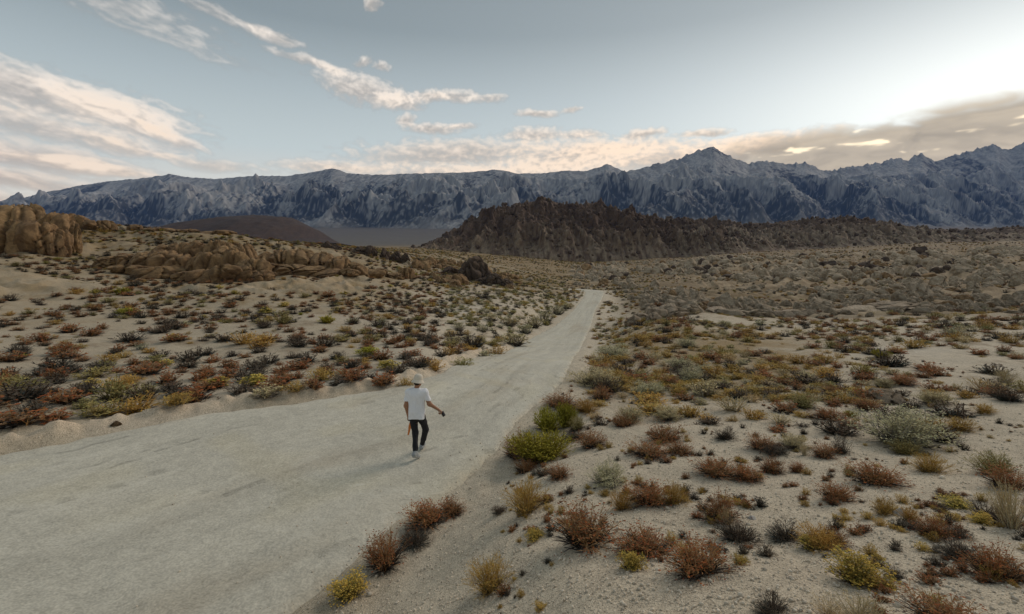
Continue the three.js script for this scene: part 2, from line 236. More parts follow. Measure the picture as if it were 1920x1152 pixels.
// packed road: streaks drawn out along the way by tyres and the grader, 8 m across, 16 m along
const roadMap = (() => {
  const N = 1024, M = 2048, a = tileNoise(N, 14, 21), b = tileNoise(N, 40, 22), c = tileNoise(N, 150, 23), d = tileNoise(N, 500, 24), e = tileNoise(N, 9, 25), f = tileNoise(N, 260, 26);
  const st = (q, i, j, k) => q(i + 7 * (e(j, 200) - 0.5), j * k), w = tileNoise(N, 60, 27), h = tileNoise(N, 26, 28);
  return texture(N, M, (i, j) => {
    const streak = 0.45 * st(a, i, j, 1 / 14) + 0.33 * st(b, i, j, 1 / 20) + 0.22 * st(c, i, j, 1 / 30), dark = sstep(0.58, 0.8, st(b, i + 8, j, 1 / 20)) * sstep(0.42, 0.7, h(i, j)), v = 0.85 + 0.24 * (streak - 0.5) + 0.12 * (w(i, j) - 0.5) + 0.09 * (e(i, j) - 0.5) + 0.34 * (d(i, j) - 0.5) + 0.16 * (f(i, j) - 0.5) - 0.20 * dark;
    const tan = 0.05 * sstep(0.5, 0.9, e(i + 300, j + 90));
    return [v + tan * 0.3, v * 0.99, v * (0.955) - tan * 0.8];
  });
})();
const roadMat = mat({ map: roadMap, bumpMap: gritBump, bumpScale: 0.006, vertexColors: true });
const userStructure = (m, label, category) => { m.userData = { kind: 'structure', label, category }; m.castShadow = m.receiveShadow = true; return m; };
const add = (m) => { scene.add(m); return m; };
function gridMesh(name, rows, cols, pos, colr, uvr, material, closed) {
  const P = new Float32Array(rows * cols * 3), C = new Float32Array(rows * cols * 3), U = new Float32Array(rows * cols * 2), idx = new Uint32Array((rows - 1) * (closed ? cols : cols - 1) * 6);
  for (let j = 0; j < rows; j++) for (let i = 0; i < cols; i++) { const k = j * cols + i, p = pos(i, j); P[k * 3] = p[0]; P[k * 3 + 1] = p[1]; P[k * 3 + 2] = p[2]; const c = colr(i, j, p); C[k * 3] = c[0]; C[k * 3 + 1] = c[1]; C[k * 3 + 2] = c[2]; const u = uvr(i, j, p); U[k * 2] = u[0]; U[k * 2 + 1] = u[1]; }
  let o = 0; const m = closed ? cols : cols - 1;
  for (let j = 0; j < rows - 1; j++) for (let i = 0; i < m; i++) { const a = j * cols + i, b = j * cols + (i + 1) % cols, c = a + cols, d = b + cols; idx[o++] = a; idx[o++] = b; idx[o++] = c; idx[o++] = b; idx[o++] = d; idx[o++] = c; }
  const g = new THREE.BufferGeometry(); g.setAttribute('position', new THREE.BufferAttribute(P, 3)); g.setAttribute('color', new THREE.BufferAttribute(C, 3)); g.setAttribute('uv', new THREE.BufferAttribute(U, 2)); g.setIndex(new THREE.BufferAttribute(idx, 1)); g.computeVertexNormals();
  const mesh = new THREE.Mesh(g, material); mesh.name = name; mesh.castShadow = mesh.receiveShadow = true; return mesh;
}
const mix3 = (a, b, t) => [lerp(a[0], b[0], t), lerp(a[1], b[1], t), lerp(a[2], b[2], t)];

// ---------- the ground sheet, out to the foot of the range and all round ----------
const SAND = [0.645, 0.56, 0.42], SAND_L = [0.52, 0.44, 0.315], BERM = [0.74, 0.60, 0.43], LITTER = [0.20, 0.135, 0.075], TAN = [0.29, 0.20, 0.088], SCRUB = [0.17, 0.12, 0.055], ROCK = [0.56, 0.445, 0.29], ROCKD = [0.26, 0.185, 0.11], FAN = [0.135, 0.12, 0.095], PALE = [0.68, 0.62, 0.51];
{
  const az = []; for (let a = -58; a <= 58.0001; a += 0.155) az.push(a * DEG); for (let a = 61; a < 300; a += 4) az.push(a * DEG);
  const rs = [0.3, 0.7, 1.1, 1.5, 1.8]; for (let r = 2; r < 260; r *= 1.012) rs.push(r); for (let r = 260; r < 9000; r *= 1.032) rs.push(r);
  let info = null;
  const m = gridMesh('ground', rs.length, az.length, (i, j) => { const x = rs[j] * Math.sin(az[i]), z = -rs[j] * Math.cos(az[i]); info = groundInfo(x, z); return [x, info.h, z]; },
    (i, j, p) => {
      const { out, t, berm, rock, r, th, zf } = info, [x, , z] = p, f1 = fbm(x * 0.35, z * 0.35, 4), f2 = fbm(x * 2.1 + 9, z * 2.1, 3), f3 = fbm(x * 0.06 + 3, z * 0.06, 4);
      let c = mix3(SAND, SAND_L, sstep(-10, -20, th) * 0.9);
      c = mix3(c, PALE, 0.55 * sstep(0.15, 0.5, f3) );
      c = mix3(c, LITTER, clamp(0.55 * sstep(0.12, 0.5, f1 + 0.4 * f2)) * sstep(0.2, 2.5, out) * (0.2 + 0.8 * sstep(8, 25, r)));
      if (t < 0) c = mix3(c, BERM, clamp(berm * 1.3));
      const far = sstep(55, 160, r), veg = sstep(-0.25, 0.3, fbm(x * 0.021 + 9, z * 0.021, 4) + 0.1);
      c = mix3(c, mix3(TAN, SCRUB, sstep(-0.1, 0.35, fbm(x * 0.3, z * 0.3, 3))), far * (0.55 + 0.42 * veg) * sstep(0.5, 5, out));
      const dry = sstep(9, 14, th) * (1 - sstep(29, 37, th)) * sstep(11, 18, r) * (1 - sstep(40, 60, r)) + 0.8 * sstep(-6, -14, th) * sstep(34, 60, r) * (1 - sstep(120, 170, r));
      c = mix3(c, [0.33, 0.225, 0.095], clamp(dry * (0.25 + 0.6 * sstep(-0.25, 0.3, f3 * 0.7 + f1 * 0.8 + 0.3 * f2)) * sstep(0.5, 3, out)));
      c = mix3(c, mix3([0.235, 0.16, 0.075], SCRUB, sstep(-0.1, 0.35, f1)), 0.85 * sstep(10, 16, th) * sstep(52, 80, r) * (1 - sstep(700, 1200, r)) * sstep(2, 8, out));
      if (rock > 0) c = mix3(c, mix3(ROCK, ROCKD, sstep(-0.05, 0.4, fbm(x * 0.25, z * 0.25, 4))), clamp(rock * 0.55 * sstep(-0.3, 0.25, fbm(x * 0.12 + 8, z * 0.12, 3))));
      c = mix3(c, TAN, 0.8 * sstep(160, 500, r) * (1 - sstep(10, 18, th)));
      c = mix3(c, FAN, sstep(1200, 2600, r));
      const k = 1 + 0.10 * f2 + 0.08 * f1; return [c[0] * k, c[1] * k, c[2] * k];
    }, (i, j, p) => [p[0] / 2.4, p[2] / 2.4], groundMat, true);
  add(userStructure(m, 'pale gravelly sand of the desert valley and its slopes', 'ground'));
}
// ---------- the road ----------
{
  const sec = []; let last = -1;
  for (let i = 0; i < ROADS.length - 1; i++) { const a = ROADS[i], b = ROADS[i + 1], n = Math.max(1, Math.ceil((b.s - a.s) / (a.cz < 60 ? 0.16 : 0.6))); for (let k = 0; k < n; k++) { const t = k / n; sec.push({ cx: lerp(a.cx, b.cx, t), cz: lerp(a.cz, b.cz, t), hx: lerp(a.hx, b.hx, t), hz: lerp(a.hz, b.hz, t), half: lerp(a.half, b.half, t), s: lerp(a.s, b.s, t) }); } }
  const NX = 72;
  const m = gridMesh('road', sec.length, NX, (i, j) => {
    const q = sec[j], edge = 1 + (0.10 * fbm(q.s * 0.45, i < NX / 2 ? 3 : 40, 3) + 0.05 * n2(q.s * 2.4, i < NX / 2 ? 7 : 90)) * Math.min(1, 3 / q.half), t = (i / (NX - 1) * 2 - 1) * 1.04, x = q.cx + q.hx * t * edge, zf = q.cz + q.hz * t * edge, w = t * q.half;
    const rut = 0.026 * fbm(w * 1.5 + 3, q.s * 0.07, 3) + 0.010 * fbm(w * 2.2, q.s * 0.12, 2) + 0.012 * fbm(x * 0.9, zf * 0.9, 3), lip = sstep(0.92, 1.04, Math.abs(t));
    return [x, roadY(zf) + 0.03 + rut * (1 - lip) - 0.16 * lip, -zf];
  }, (i, j, p) => {
    const q = sec[j], w = (i / (NX - 1) * 2 - 1) * q.half, f = fbm(w * 0.55, q.s * 0.05, 4), g = fbm(p[0] * 0.8, p[2] * 0.8, 3), e = sstep(0.8, 1, Math.abs(i / (NX - 1) * 2 - 1)) * sstep(-0.3, 0.3, fbm(p[0] * 1.3, p[2] * 1.3, 3));
    let track = 0; for (const w0 of [-2.1, -0.55, 0.9, 2.4]) track = Math.max(track, Math.exp(-(((w - w0 * q.half / 3.6 - 0.35 * n2(q.s * 0.05, w0)) / 0.2) ** 2)) * sstep(-0.35, 0.3, n2(q.s * 0.11, w0 * 3)));
    const c = mix3(mix3([0.63, 0.60, 0.505], [0.55, 0.50, 0.40], sstep(0.05, 0.55, f + 0.3 * g)), SAND, 0.7 * e), k = 1 + 0.06 * g - 0.10 * track; return [c[0] * k, c[1] * k, c[2] * k];
  }, (i, j) => [(i / (NX - 1) * 2 - 1) * sec[j].half / 8, sec[j].s / 16], roadMat, false);
  add(userStructure(m, 'wide pale dirt road running down into the valley', 'road'));
}
// ---------- the hills and the range ----------
const RANGE_CREST = [[-11683,8690,487],[-10591,8826,691],[-9933,8939,839],[-9262,9061,991],[-8917,9119,1099],[-8473,9187,1209],[-7826,9267,1343],[-7246,9317,1402],[-6848,9338,1457],[-6645,9344,1499],[-6389,9349,1438],[-5815,9345,1396],[-5070,9312,1453],[-4316,9250,1443],[-3778,9191,1516],[-3404,9144,1569],[-3137,9109,1472],[-2610,9034,1430],[-1987,8943,1435],[-1378,8856,1431],[-780,8779,1438],[-291,8725,1478],[97,8692,1405],[482,8668,1391],[961,8652,1446],[1346,8651,1436],[1732,8660,1563],[2073,8677,1431],[2516,8710,1543],[3017,8759,1678],[3322,8794,1812],[3704,8841,1920],[3996,8881,1780],[4367,8932,1612],[4742,8985,1681],[5176,9045,1632],[5560,9097,1672],[6001,9154,1510],[6444,9206,1600],[7109,9272,1704],[7439,9298,1792],[7658,9313,1763],[7929,9328,1901],[8251,9341,1748],[8727,9350,1895],[9391,9339,2059],[9638,9327,1953],[9929,9308,2104],[10669,9233,2138],[12332,8951,2113]];
const HILL_CREST = [[-190,900,0],[-160,900,12],[-120,900,26],[-80,900,49],[-40,900,72],[-5,900,86],[40,900,96],[80,900,93],[98,900,86],[115,900,88],[150,900,90],[168,900,78],[185,900,81],[210,900,76],[240,900,63],[290,900,56],[340,900,46],[420,900,34],[490,900,19],[540,900,4]];
const RIDGE_CREST = [[152,980,-1],[229,980,53],[272,980,67],[316,980,68],[370,980,64],[425,980,59],[479,980,54],[534,980,56],[588,980,62],[642,980,68],[697,980,59],[751,980,50],[806,980,46],[860,980,41],[915,980,43],[969,980,46],[1045,980,50],[1187,980,53],[1405,980,48]];
const DOME_CREST = [[-1190,1700,61],[-1133,1700,80],[-1058,1700,108],[-963,1700,123],[-869,1700,127],[-784,1700,119],[-727,1700,89],[-684,1700,46],[-642,1700,31]];

function crestLine(tab, n) {                                       // points evenly spread along the crest
  const L = [0]; for (let i = 1; i < tab.length; i++) L.push(L[i - 1] + Math.hypot(tab[i][0] - tab[i - 1][0], tab[i][1] - tab[i - 1][1]));
  const out = []; let i = 0;
  for (let k = 0; k < n; k++) { const s = k / (n - 1) * L[L.length - 1]; while (i < tab.length - 2 && s > L[i + 1]) i++; const t = (s - L[i]) / (L[i + 1] - L[i]); out.push([0, 1, 2].map((c) => lerp(tab[i][c], tab[i + 1][c], t))); }
  return out;
}
const rockMap = (() => { const a = tileNoise(512, 12, 31), b = tileNoise(512, 48, 32), c = tileNoise(512, 170, 33); return texture(512, 512, (i, j) => { const v = 0.72 + 0.24 * (a(i, j) - 0.5) + 0.3 * (b(i, j) - 0.5) + 0.34 * (c(i, j) - 0.5); return [v, v * 0.985, v * 0.96]; }); })();
const rockBump = (() => { const b = tileNoise(512, 40, 32), c = tileNoise(512, 150, 34); return texture(512, 512, (i, j) => { const v = 0.6 * b(i, j) + 0.4 * c(i, j); return [v, v, v]; }); })();
{
  const N = 1150, R = 180, line = crestLine(RANGE_CREST, N), FOOT = 3000, gy = new Float32Array(N * R), gm = mat({ vertexColors: true }); let hn = 0, rg = 0;
  const m = gridMesh('mountains', R, N, (i, j) => {
    const q = line[i], t = j < 8 ? -0.14 * (8 - j) / 8 : Math.pow((j - 8) / (R - 9), 1.15), k = 1 - 0.27 * t, x = q[0] * k + 60 * fbm(q[0] / 500, t * 5, 3), z = q[1] - FOOT * t;
    const foot = surveyed(x, -z) - 60, jag = 85 * (0.28 + 0.72 * sstep(1200, 3000, q[0])) * (ridged(q[0] / 190, 3.3, 5, 0.62) - 0.42);
    const top = q[2] + jag * (1 - sstep(0, 0.08, Math.abs(t)));
    const w = 0.55 * fbm(x / 1500, z / 1500, 3), spur = ridged(x / 1350 + w, z / 1900 + 0.9 * w, 6, 0.5); rg = spur;
    const pr = t < 0 ? 1 + t * 4 : Math.pow(1 - t, 1.25) * (1 - 0.12 * Math.sin(Math.PI * t)), amp = t < 0 ? 0 : 700 * sstep(0.07, 0.42, t) * (1 - sstep(0.72, 1.0, t)) + 50 * sstep(0.1, 0.3, t) * (1 - t);
    const fine = (ridged(x / 210, z / 380, 4, 0.55) - 0.4) * 90 * sstep(0.1, 0.36, t) * (1 - sstep(0.8, 1, t));
    hn = pr; return [x, foot + (top - foot) * pr + (spur - 0.42) * amp + fine, -z];
  }, (i, j, p) => {
    const [x, y, z] = p, t = Math.pow(Math.max(0, j - 8) / (R - 9), 1.15), f = fbm(x / 330, z / 330, 5, 0.6), g = fbm(x / 75, z / 75, 3, 0.6);
    const big = fbm(x / 1400 + 4, z / 1400, 3), chute = ridged(x / 120 + 0.5 * f, z / 420, 3, 0.6), wood = clamp(sstep(-0.10, 0.2, 0.55 * f + 0.5 * g + 0.55 * big + 0.75 * (t - 0.36) - 0.7 * (rg - 0.36)) + 0.45 * sstep(0.62, 0.3, chute) * sstep(-0.1, 0.3, f + 0.4)) * (1 - sstep(0.86, 0.98, t + 0.08 * f)) * (1 - 0.6 * sstep(0.2, 0.5, n2(x / 38, z / 60) + 0.4 * n2(x / 15, z / 22))), stone = 1 + 0.3 * g + 0.15 * f + 0.35 * n2(x / 26, z / 40) + 0.2 * n2(x / 11, z / 15);
    let c = mix3([0.35 * stone, 0.345 * stone, 0.325 * stone], [0.03, 0.038, 0.04], wood * 0.93); c = mix3(c, FAN, sstep(0.86, 1, t + 0.08 * f)); return c;
  }, (i, j, p) => [p[0] / 40, p[1] / 40], gm, false);
  add(userStructure(m, 'high jagged granite range with dark wooded lower slopes', 'mountains'));
}
function hill(name, label, tab, N, R, depth, back, o) {
  const line = crestLine(tab, N); let rg = 0, tt = 0;
  const m = gridMesh(name, R, N, (i, j) => {
    const q = line[i], t = j / (R - 1) * (1 + back) - back, x = q[0] + o.warp * fbm(q[0] * o.f * 0.6, t * 3, 3), z = q[1] - depth * t * (1 + 0.15 * n2(q[0] * 0.008, 4)); tt = t;
    const foot = surveyed(x, -z) - 4, jag = o.jag * 0.7 * (billow(q[0] * o.f * 1.5, 1.7, 3, 0.5) - 0.35), top = Math.max(q[2] + jag * sstep(6, 30, q[2] - foot), foot);
    const pr = t < 0 ? 1 - (t / back) ** 2 : o.dome ? Math.cos(Math.min(1, t) * Math.PI / 2) ** 0.8 : Math.pow(1 - t, o.pw), rel = clamp((top - foot) / 60) * (t < 0 ? 0.3 : sstep(0, 0.16, t) * (1 - sstep(0.8, 1, t)));
    const w = 0.6 * fbm(x * o.f * 0.5, z * o.f * 0.5, 3), a = ridged(x * o.f + w, z * o.f * 0.45, 5, 0.56), b = billow(x * o.f * 2.6, y4(z, o.f) + pr * 2.4, 4, 0.56) * 1.25; rg = a * 0.6 + b * 0.4;
    return [x, foot + (top - foot) * pr + ((a - 0.4) * o.relief + (b - 0.4) * o.fine) * rel, -z + (b - 0.4) * o.fine * 0.8 * rel];
  }, (i, j, p) => { const f = fbm(p[0] * 0.035, p[1] * 0.08 + p[2] * 0.03, 4, 0.6), g = fbm(p[0] * 0.16, p[1] * 0.2 + p[2] * 0.16, 3, 0.6), k = 1 + 0.35 * g; let c = mix3(o.c1, o.c2, sstep(-0.2, 0.35, f + 0.5 * g)); c = mix3(c, o.c3, 0.85 * sstep(o.low[0], o.low[1], tt + 0.22 * f) * sstep(-0.25, 0.15, g)); return [c[0] * k, c[1] * k, c[2] * k]; }, (i, j, p) => [p[0] / 14, (p[1] + p[2] * 0.5) / 14], o.m, false);
  return add(userStructure(m, label, 'hill'));
}
const y4 = (z, f) => z * f * 3.0;
const hillMat = mat({ vertexColors: true, map: rockMap, bumpMap: rockBump, bumpScale: 0.35 });
hill('rocky_hill', 'dark craggy brown rock hill rising from the valley floor', HILL_CREST, 560, 150, 190, 0.5, { warp: 14, f: 0.018, jag: 9, relief: 40, fine: 11, pw: 0.72, c1: [0.205, 0.14, 0.10], c2: [0.10, 0.066, 0.05], c3: [0.34, 0.265, 0.185], low: [0.55, 0.9], m: hillMat });
hill('rocky_ridge', 'long low ridge of jumbled brown rock before the range', RIDGE_CREST, 720, 110, 260, 0.5, { warp: 14, f: 0.021, jag: 10, relief: 28, fine: 10, pw: 0.8, c1: [0.22, 0.155, 0.11], c2: [0.115, 0.078, 0.058], c3: [0.42, 0.335, 0.24], low: [0.3, 0.7], m: hillMat });
hill('domed_hill', 'smooth domed dark brown hill behind the boulder slope', DOME_CREST, 260, 70, 420, 0.7, { warp: 6, f: 0.006, jag: 3, relief: 10, fine: 3, pw: 1, dome: true, c1: [0.085, 0.056, 0.043], c2: [0.06, 0.041, 0.034], c3: [0.09, 0.065, 0.048], low: [0.8, 1], m: hillMat });

// ---------- things: naming and labels ----------
const taken = new Map();
function numbered(n) { const k = taken.get(n) ?? 0; taken.set(n, k + 1); return k ? n + '_' + String(k).padStart(3, '0') : n; }
function tag(o, label, category, group) { o.userData = { label, category }; if (group) o.userData.group = group; return o; }
function thing(name, label, category, x, y, z, group) { const o = new THREE.Group(); o.name = numbered(name); o.position.set(x, y, z); scene.add(o); return tag(o, label, category, group); }
const part = (name, g, m, parent) => { const o = new THREE.Mesh(g, m); o.name = name; o.castShadow = o.receiveShadow = true; parent.add(o); return o; };

// ---------- granite boulders: rounded blocks split by joints ----------
function boulderGeo(s, detail, tall, c1, c2, rough = 1) {
  reseed(s * 977 + 5);
  let g = new THREE.IcosahedronGeometry(1, detail); g.deleteAttribute('normal'); g.deleteAttribute('uv'); g = mergeVertices(g, 1e-4);
  const p = g.attributes.position, v = new THREE.Vector3(), C = new Float32Array(p.count * 3), U = new Float32Array(p.count * 2), ox = rr(0, 90), joints = [];
  for (let k = 0; k < 6; k++) { const a = rr(0, Math.PI) , q = new THREE.Vector3(Math.cos(a), rr(-0.5, 0.5) * (k > 2 ? 3 : 0.5), Math.sin(a)).normalize(); joints.push([q, rr(-0.62, 0.62), rr(0.02, 0.05), rr(0.14, 0.32) * rough]); }
  const flats = []; for (let k = 0; k < 11; k++) flats.push([new THREE.Vector3(rr(-1, 1), rr(-0.3, 0.9), rr(-1, 1)).normalize(), rr(0.6, 0.88)]);
  for (let i = 0; i < p.count; i++) {
    v.fromBufferAttribute(p, i); const d = v.clone();
    let r = 1 + 0.24 * n3(d.x * 1.1 + ox, d.y * 1.1, d.z * 1.1) + 0.11 * n3(d.x * 2.6 + ox, d.y * 2.2, d.z * 2.6) + 0.05 * n3(d.x * 6 + ox, d.y * 5, d.z * 6) + 0.022 * n3(d.x * 14, d.y * 13 + ox, d.z * 14) * rough;
    v.multiplyScalar(r);
    for (const [n, o] of flats) { const e = v.dot(n) - o; if (e > 0) v.addScaledVector(n, -e * 0.88); }
    let dark = 0;
    for (const [n, o, w, dep] of joints) { const e = (v.dot(n) - o + 0.06 * n3(d.x * 3, d.y * 3 + ox, d.z * 3)) / w, k = Math.exp(-e * e); v.multiplyScalar(1 - dep * k); dark = Math.max(dark, k); }
    v.y *= tall; p.setXYZ(i, v.x * 0.5, v.y * 0.5 + 0.18 * tall, v.z * 0.5);
    const f = n3(d.x * 2.1 + ox, d.y * 1.2, d.z * 2.1) * 0.5 + n3(d.x * 9, d.y * 1.6 + ox, d.z * 9) * 0.6 + n3(d.x * 17, d.y * 12 + ox, d.z * 17) * 0.3, c = mix3(c1, c2, sstep(-0.35, 0.45, f)); C.set(c, i * 3); U[i * 2] = (d.x + d.z * 0.6) * 1.4; U[i * 2 + 1] = d.y * 1.4 + d.z * 0.3;
  }
  g.setAttribute('color', new THREE.BufferAttribute(C, 3)); g.setAttribute('uv', new THREE.BufferAttribute(U, 2)); g.computeVertexNormals(); return g;
}
const boulderMat = mat({ vertexColors: true, map: rockMap, bumpMap: rockBump, bumpScale: 0.12 });
const boulderMat2 = mat({ vertexColors: true, map: rockMap, bumpMap: rockBump, bumpScale: 0.06, color: col(0.82, 0.8, 0.8) });
const WARM1 = [0.50, 0.325, 0.16], WARM2 = [0.26, 0.16, 0.078], GREY1 = [0.68, 0.56, 0.41], GREY2 = [0.46, 0.36, 0.245], DARK1 = [0.17, 0.12, 0.085], DARK2 = [0.10, 0.072, 0.055];
const bigWarm = [1, 2, 3, 4, 5].map((s) => boulderGeo(s, 11, 1, WARM1, WARM2, 1.25)), bigGrey = [11, 12, 13].map((s) => boulderGeo(s, 9, 1, GREY1, GREY2, 1.3)), bigDark = [21, 22].map((s) => boulderGeo(s, 9, 1, DARK1, DARK2, 1.4));
const smallGrey = [31, 32, 33, 34, 35].map((s) => boulderGeo(s, 5, 1, GREY1, GREY2, 1.6)), smallWarm = [41, 42, 43].map((s) => boulderGeo(s, 5, 1, WARM1, WARM2, 1.2)), smallDark = [51, 52].map((s) => boulderGeo(s, 5, 1, DARK1, DARK2, 1.3));
const OUTCROP = {
  A: [[-96.6, -92, 8.18, 8.04], [-92.2, -92, 7.36, 8.05], [-88.12, -92, 6.34, 7.61], [-85.05, -92, 4.09, 5.96], [-106.01, -94, 11.49, 7.43], [-89.9, -87, 6.77, 5.86], [-85.55, -87, 5.8, 5.95], [-83.11, -88, 3.91, 5.25], [-92.21, -86, 5.73, 4.54]],
  B: [[-113.19, -122, 5.42, 4.09], [-109.8, -122, 4.88, 3.79], [-106, -122, 4.07, 2.55], [-103.87, -123, 3.55, 2.69]],
  C: [[-98.7, -126, 4.2, 1.67], [-92.4, -126, 6.16, 1.21], [-88.2, -126, 4.2, 1], [-78.53, -124, 5.51, 1], [-74.4, -124, 5.24, 1], [-84.03, -125, 4.17, 1]],
  D: [[-68.79, -82, 4.74, 2], [-65.6, -82, 4.19, 2.75], [-62.41, -82, 4.37, 3.04], [-59.68, -82, 4.92, 3.65], [-55.98, -81, 4.5, 3.5], [-53.46, -81, 4.14, 3.18], [-50.76, -81, 5.58, 4.67], [-49.62, -83, 4.8, 5.51], [-46.83, -82, 5.47, 5.36], [-43.2, -80, 4.62, 3.91], [-48.98, -76, 5.4, 2.09], [-56.47, -77, 6.16, 1.81], [-51.93, -76, 4.22, 1.46], [-45.77, -77, 5.3, 2.58], [-43.51, -78, 4.51, 2.78], [-40.56, -78, 3.64, 1.97], [-61.53, -78, 5.55, 1.41], [-60.82, -89, 4.35, 3.97], [-57.85, -89, 4.15, 4.66], [-64.28, -89, 4.35, 3.1], [-54.19, -89, 4.75, 5.26], [-48.69, -88, 4.3, 6.12]],
  E: [[-47.02, -92, 5.32, 3.66], [-43.96, -92, 5.72, 3.71], [-40.71, -93, 6.41, 3.86], [-36.99, -93, 5.99, 4.24], [-33.12, -92, 5.32, 3.76], [-30.46, -92, 4.29, 2.67], [-40.12, -87, 5.99, 1.8], [-36.15, -87, 5.99, 1.79], [-32.67, -87, 5.22, 1.64], [-43.31, -87, 4.64, 1.21], [-29.48, -87, 3.67, 1]],
  F: [[-58, -150, 2.66, 2.66], [-55.67, -150, 2.94, 1.91], [-45.26, -152, 3.51, 3.4], [-40.2, -152, 2.98, 3.4], [-36.07, -151, 3.76, 3.4], [-33, -150, 2.94, 3.4], [-48.32, -151, 4.3, 2.02]],
  G: [[-10.5, -135, 5.4, 7.5], [-8.04, -134, 3.57, 4.6], [-13.4, -134, 4.05, 3.2], [-17.89, -140, 3.98, 2.4], [-4.84, -128, 4.78, 3.4], [-1.96, -126, 3.58, 2.2], [-7.82, -128, 3.87, 1.6]],
  H: [[-15.17, -105, 3.03, 1.14], [-12.48, -104, 2.77, 1.18], [-11.76, -108, 3.12, 2.43], [-28.31, -98, 4.79, 1.41], [-24.44, -100, 3.78, 1.28], [-22.88, -104, 3.24, 2.55]],
  I: [[15.24, -56, 2.61, 1], [17.4, -58, 2.45, 1.17], [18.82, -58, 2.96, 1.41], [21.13, -60, 2.8, 1.83], [22.09, -59, 2.75, 1.74], [13.8, -54, 1.92, 1], [17.11, -55, 2.32, 1], [18.7, -55, 2.57, 1], [15.31, -52, 1.85, 1], [20.6, -56, 2.49, 1]],
  J: [[29.4, -63, 5.04, 1], [31.69, -62, 3.03, 1], [28.23, -66, 3.81, 1.02]],
  K: [[50.62, -68, 9.07, 1.43], [54.34, -67, 6.25, 1], [44.09, -64, 4.55, 1], [57.35, -66, 4.11, 1]],
  L: [[36.98, -64, 3.7, 1], [41.07, -66, 3.23, 1]],
};
const OUTCROPS = [
  ['A', bigWarm, 'tall rounded brown boulders crowning the slope at the far left'], ['B', bigWarm, 'small boulder heap on the skyline next to the tallest boulders'], ['C', bigWarm, 'low line of brown rocks along the crest of the slope'],
  ['D', bigWarm, 'long outcrop of rounded orange brown boulders across the slope'], ['E', bigWarm, 'jointed brown boulder outcrop joining the end of the long one'], ['F', bigDark, 'row of dark pointed rocks on the skyline before the plain'],
  ['G', bigDark, 'dark leaning rock tower at the end of the stony spur'], ['H', bigWarm, 'scattered brown rocks below the stony spur'], ['I', bigGrey, 'striped tan rock outcrop beside the lower road'],
  ['J', bigGrey, 'low rounded tan rock shelf behind the striped outcrop'], ['K', bigGrey, 'broad smooth tan rock dome on the rise of the sand flat'], ['L', bigGrey, 'small tan rock hump between the rock shelf and the dome'],
];
reseed(501);
for (const [key, geos, label] of OUTCROPS) {
  const list = OUTCROP[key], cx = list.reduce((a, b) => a + b[0], 0) / list.length, cz = list.reduce((a, b) => a + b[1], 0) / list.length, y0 = groundY(cx, cz), t = thing('rock_outcrop', label, 'rocks', cx, y0, cz);
  for (const [x, z, w, h] of list) {
    const b = part('boulder', geos[(rnd() * geos.length) | 0], rnd() < 0.5 ? boulderMat : boulderMat2, t), gy = groundY(x, z), H = h * 1.5, sc = w * rr(1.15, 1.4);
    b.position.set(x - cx, gy - y0 + h - H * 0.66, z - cz); b.scale.set(sc, H, sc * rr(0.8, 1.1)); b.rotation.set(rr(-0.12, 0.12), rr(0, 6.28), rr(-0.16, 0.16));
  }
}
// single boulders of the rock field and the stony spur; the largest ones are things, the rest one mass
const ROCKSPOTS = [];
reseed(733);
for (let k = 0; k < 16000; k++) {
  const th = rr(-14, 56), r = 52 * Math.pow(11, Math.pow(rnd(), 0.8)), x = r * Math.sin(th * DEG), z = -r * Math.cos(th * DEG), right = sstep(12, 20, th), spur = sstep(-14, -8, th) * (1 - sstep(-1, 3, th)) * sstep(85, 110, r) * (1 - sstep(170, 220, r)), mid = sstep(6, 10, th) * sstep(170, 240, r);
  const m = fbm(x * 0.02 + 3, z * 0.02, 4), dens = Math.max(right * sstep(66, 105, r) * 0.85, spur * 0.7, mid * 0.5) * sstep(-0.2, 0.35, m);
  if (rnd() > dens) continue;
  const gi = groundInfo(x, z); if (gi.out < 6) continue;
  const s = rr(0.5, 1) ** 2 * lerp(2.6, 9, sstep(60, 420, r)) * (rnd() < 0.12 ? 1.6 : 1);
  ROCKSPOTS.push({ x, z, y: gi.h, s, r, h: s * rr(0.3, 0.75), warm: spur > 0.3 || rnd() < 0.1, dark: r > 230 && rnd() < 0.12, a: rr(0, 6.28), tx: rr(-0.2, 0.2), tz: rr(-0.2, 0.2), v: rnd(), app: s / r });
}
ROCKSPOTS.sort((a, b) => b.app - a.app);
ROCKSPOTS.slice(0, 240).forEach((q) => {
  const g = q.warm ? smallWarm : q.dark ? smallDark : smallGrey, b = new THREE.Mesh(g[(q.v * g.length) | 0], boulderMat); b.name = numbered('boulder'); b.castShadow = b.receiveShadow = true;
  b.position.set(q.x, q.y - 0.12 * q.h, q.z); b.scale.set(q.s, q.h * 1.5, q.s * 0.85); b.rotation.set(q.tx, q.a, q.tz); scene.add(b);
  const th = Math.atan2(q.x, -q.z) / DEG, form = (q.h > 0.48 * q.s ? 'steep ' : q.h < 0.34 * q.s ? 'flat ' : 'rounded ') + (q.warm ? 'brown' : q.dark ? 'dark' : 'tan') + ' boulder ';
  const at = q.x < 8 && q.r < 230 ? 'on the stony spur beyond the lower road' : (q.r < 85 ? 'at near rim' : q.r < 120 ? 'in near part' : q.r < 190 ? 'in middle' : 'at far side') + ' of the rock field' + (th < 20 ? ' by the striped outcrop' : th < 29 ? ' behind the rock shelf' : th < 38 ? ' behind the rock dome' : ' beyond the open sand flat');
  tag(b, form + at, 'boulder', form + at);
});
const MTX = new THREE.Matrix4(), QUA = new THREE.Quaternion(), EUL = new THREE.Euler(), VP = new THREE.Vector3(), VS = new THREE.Vector3();
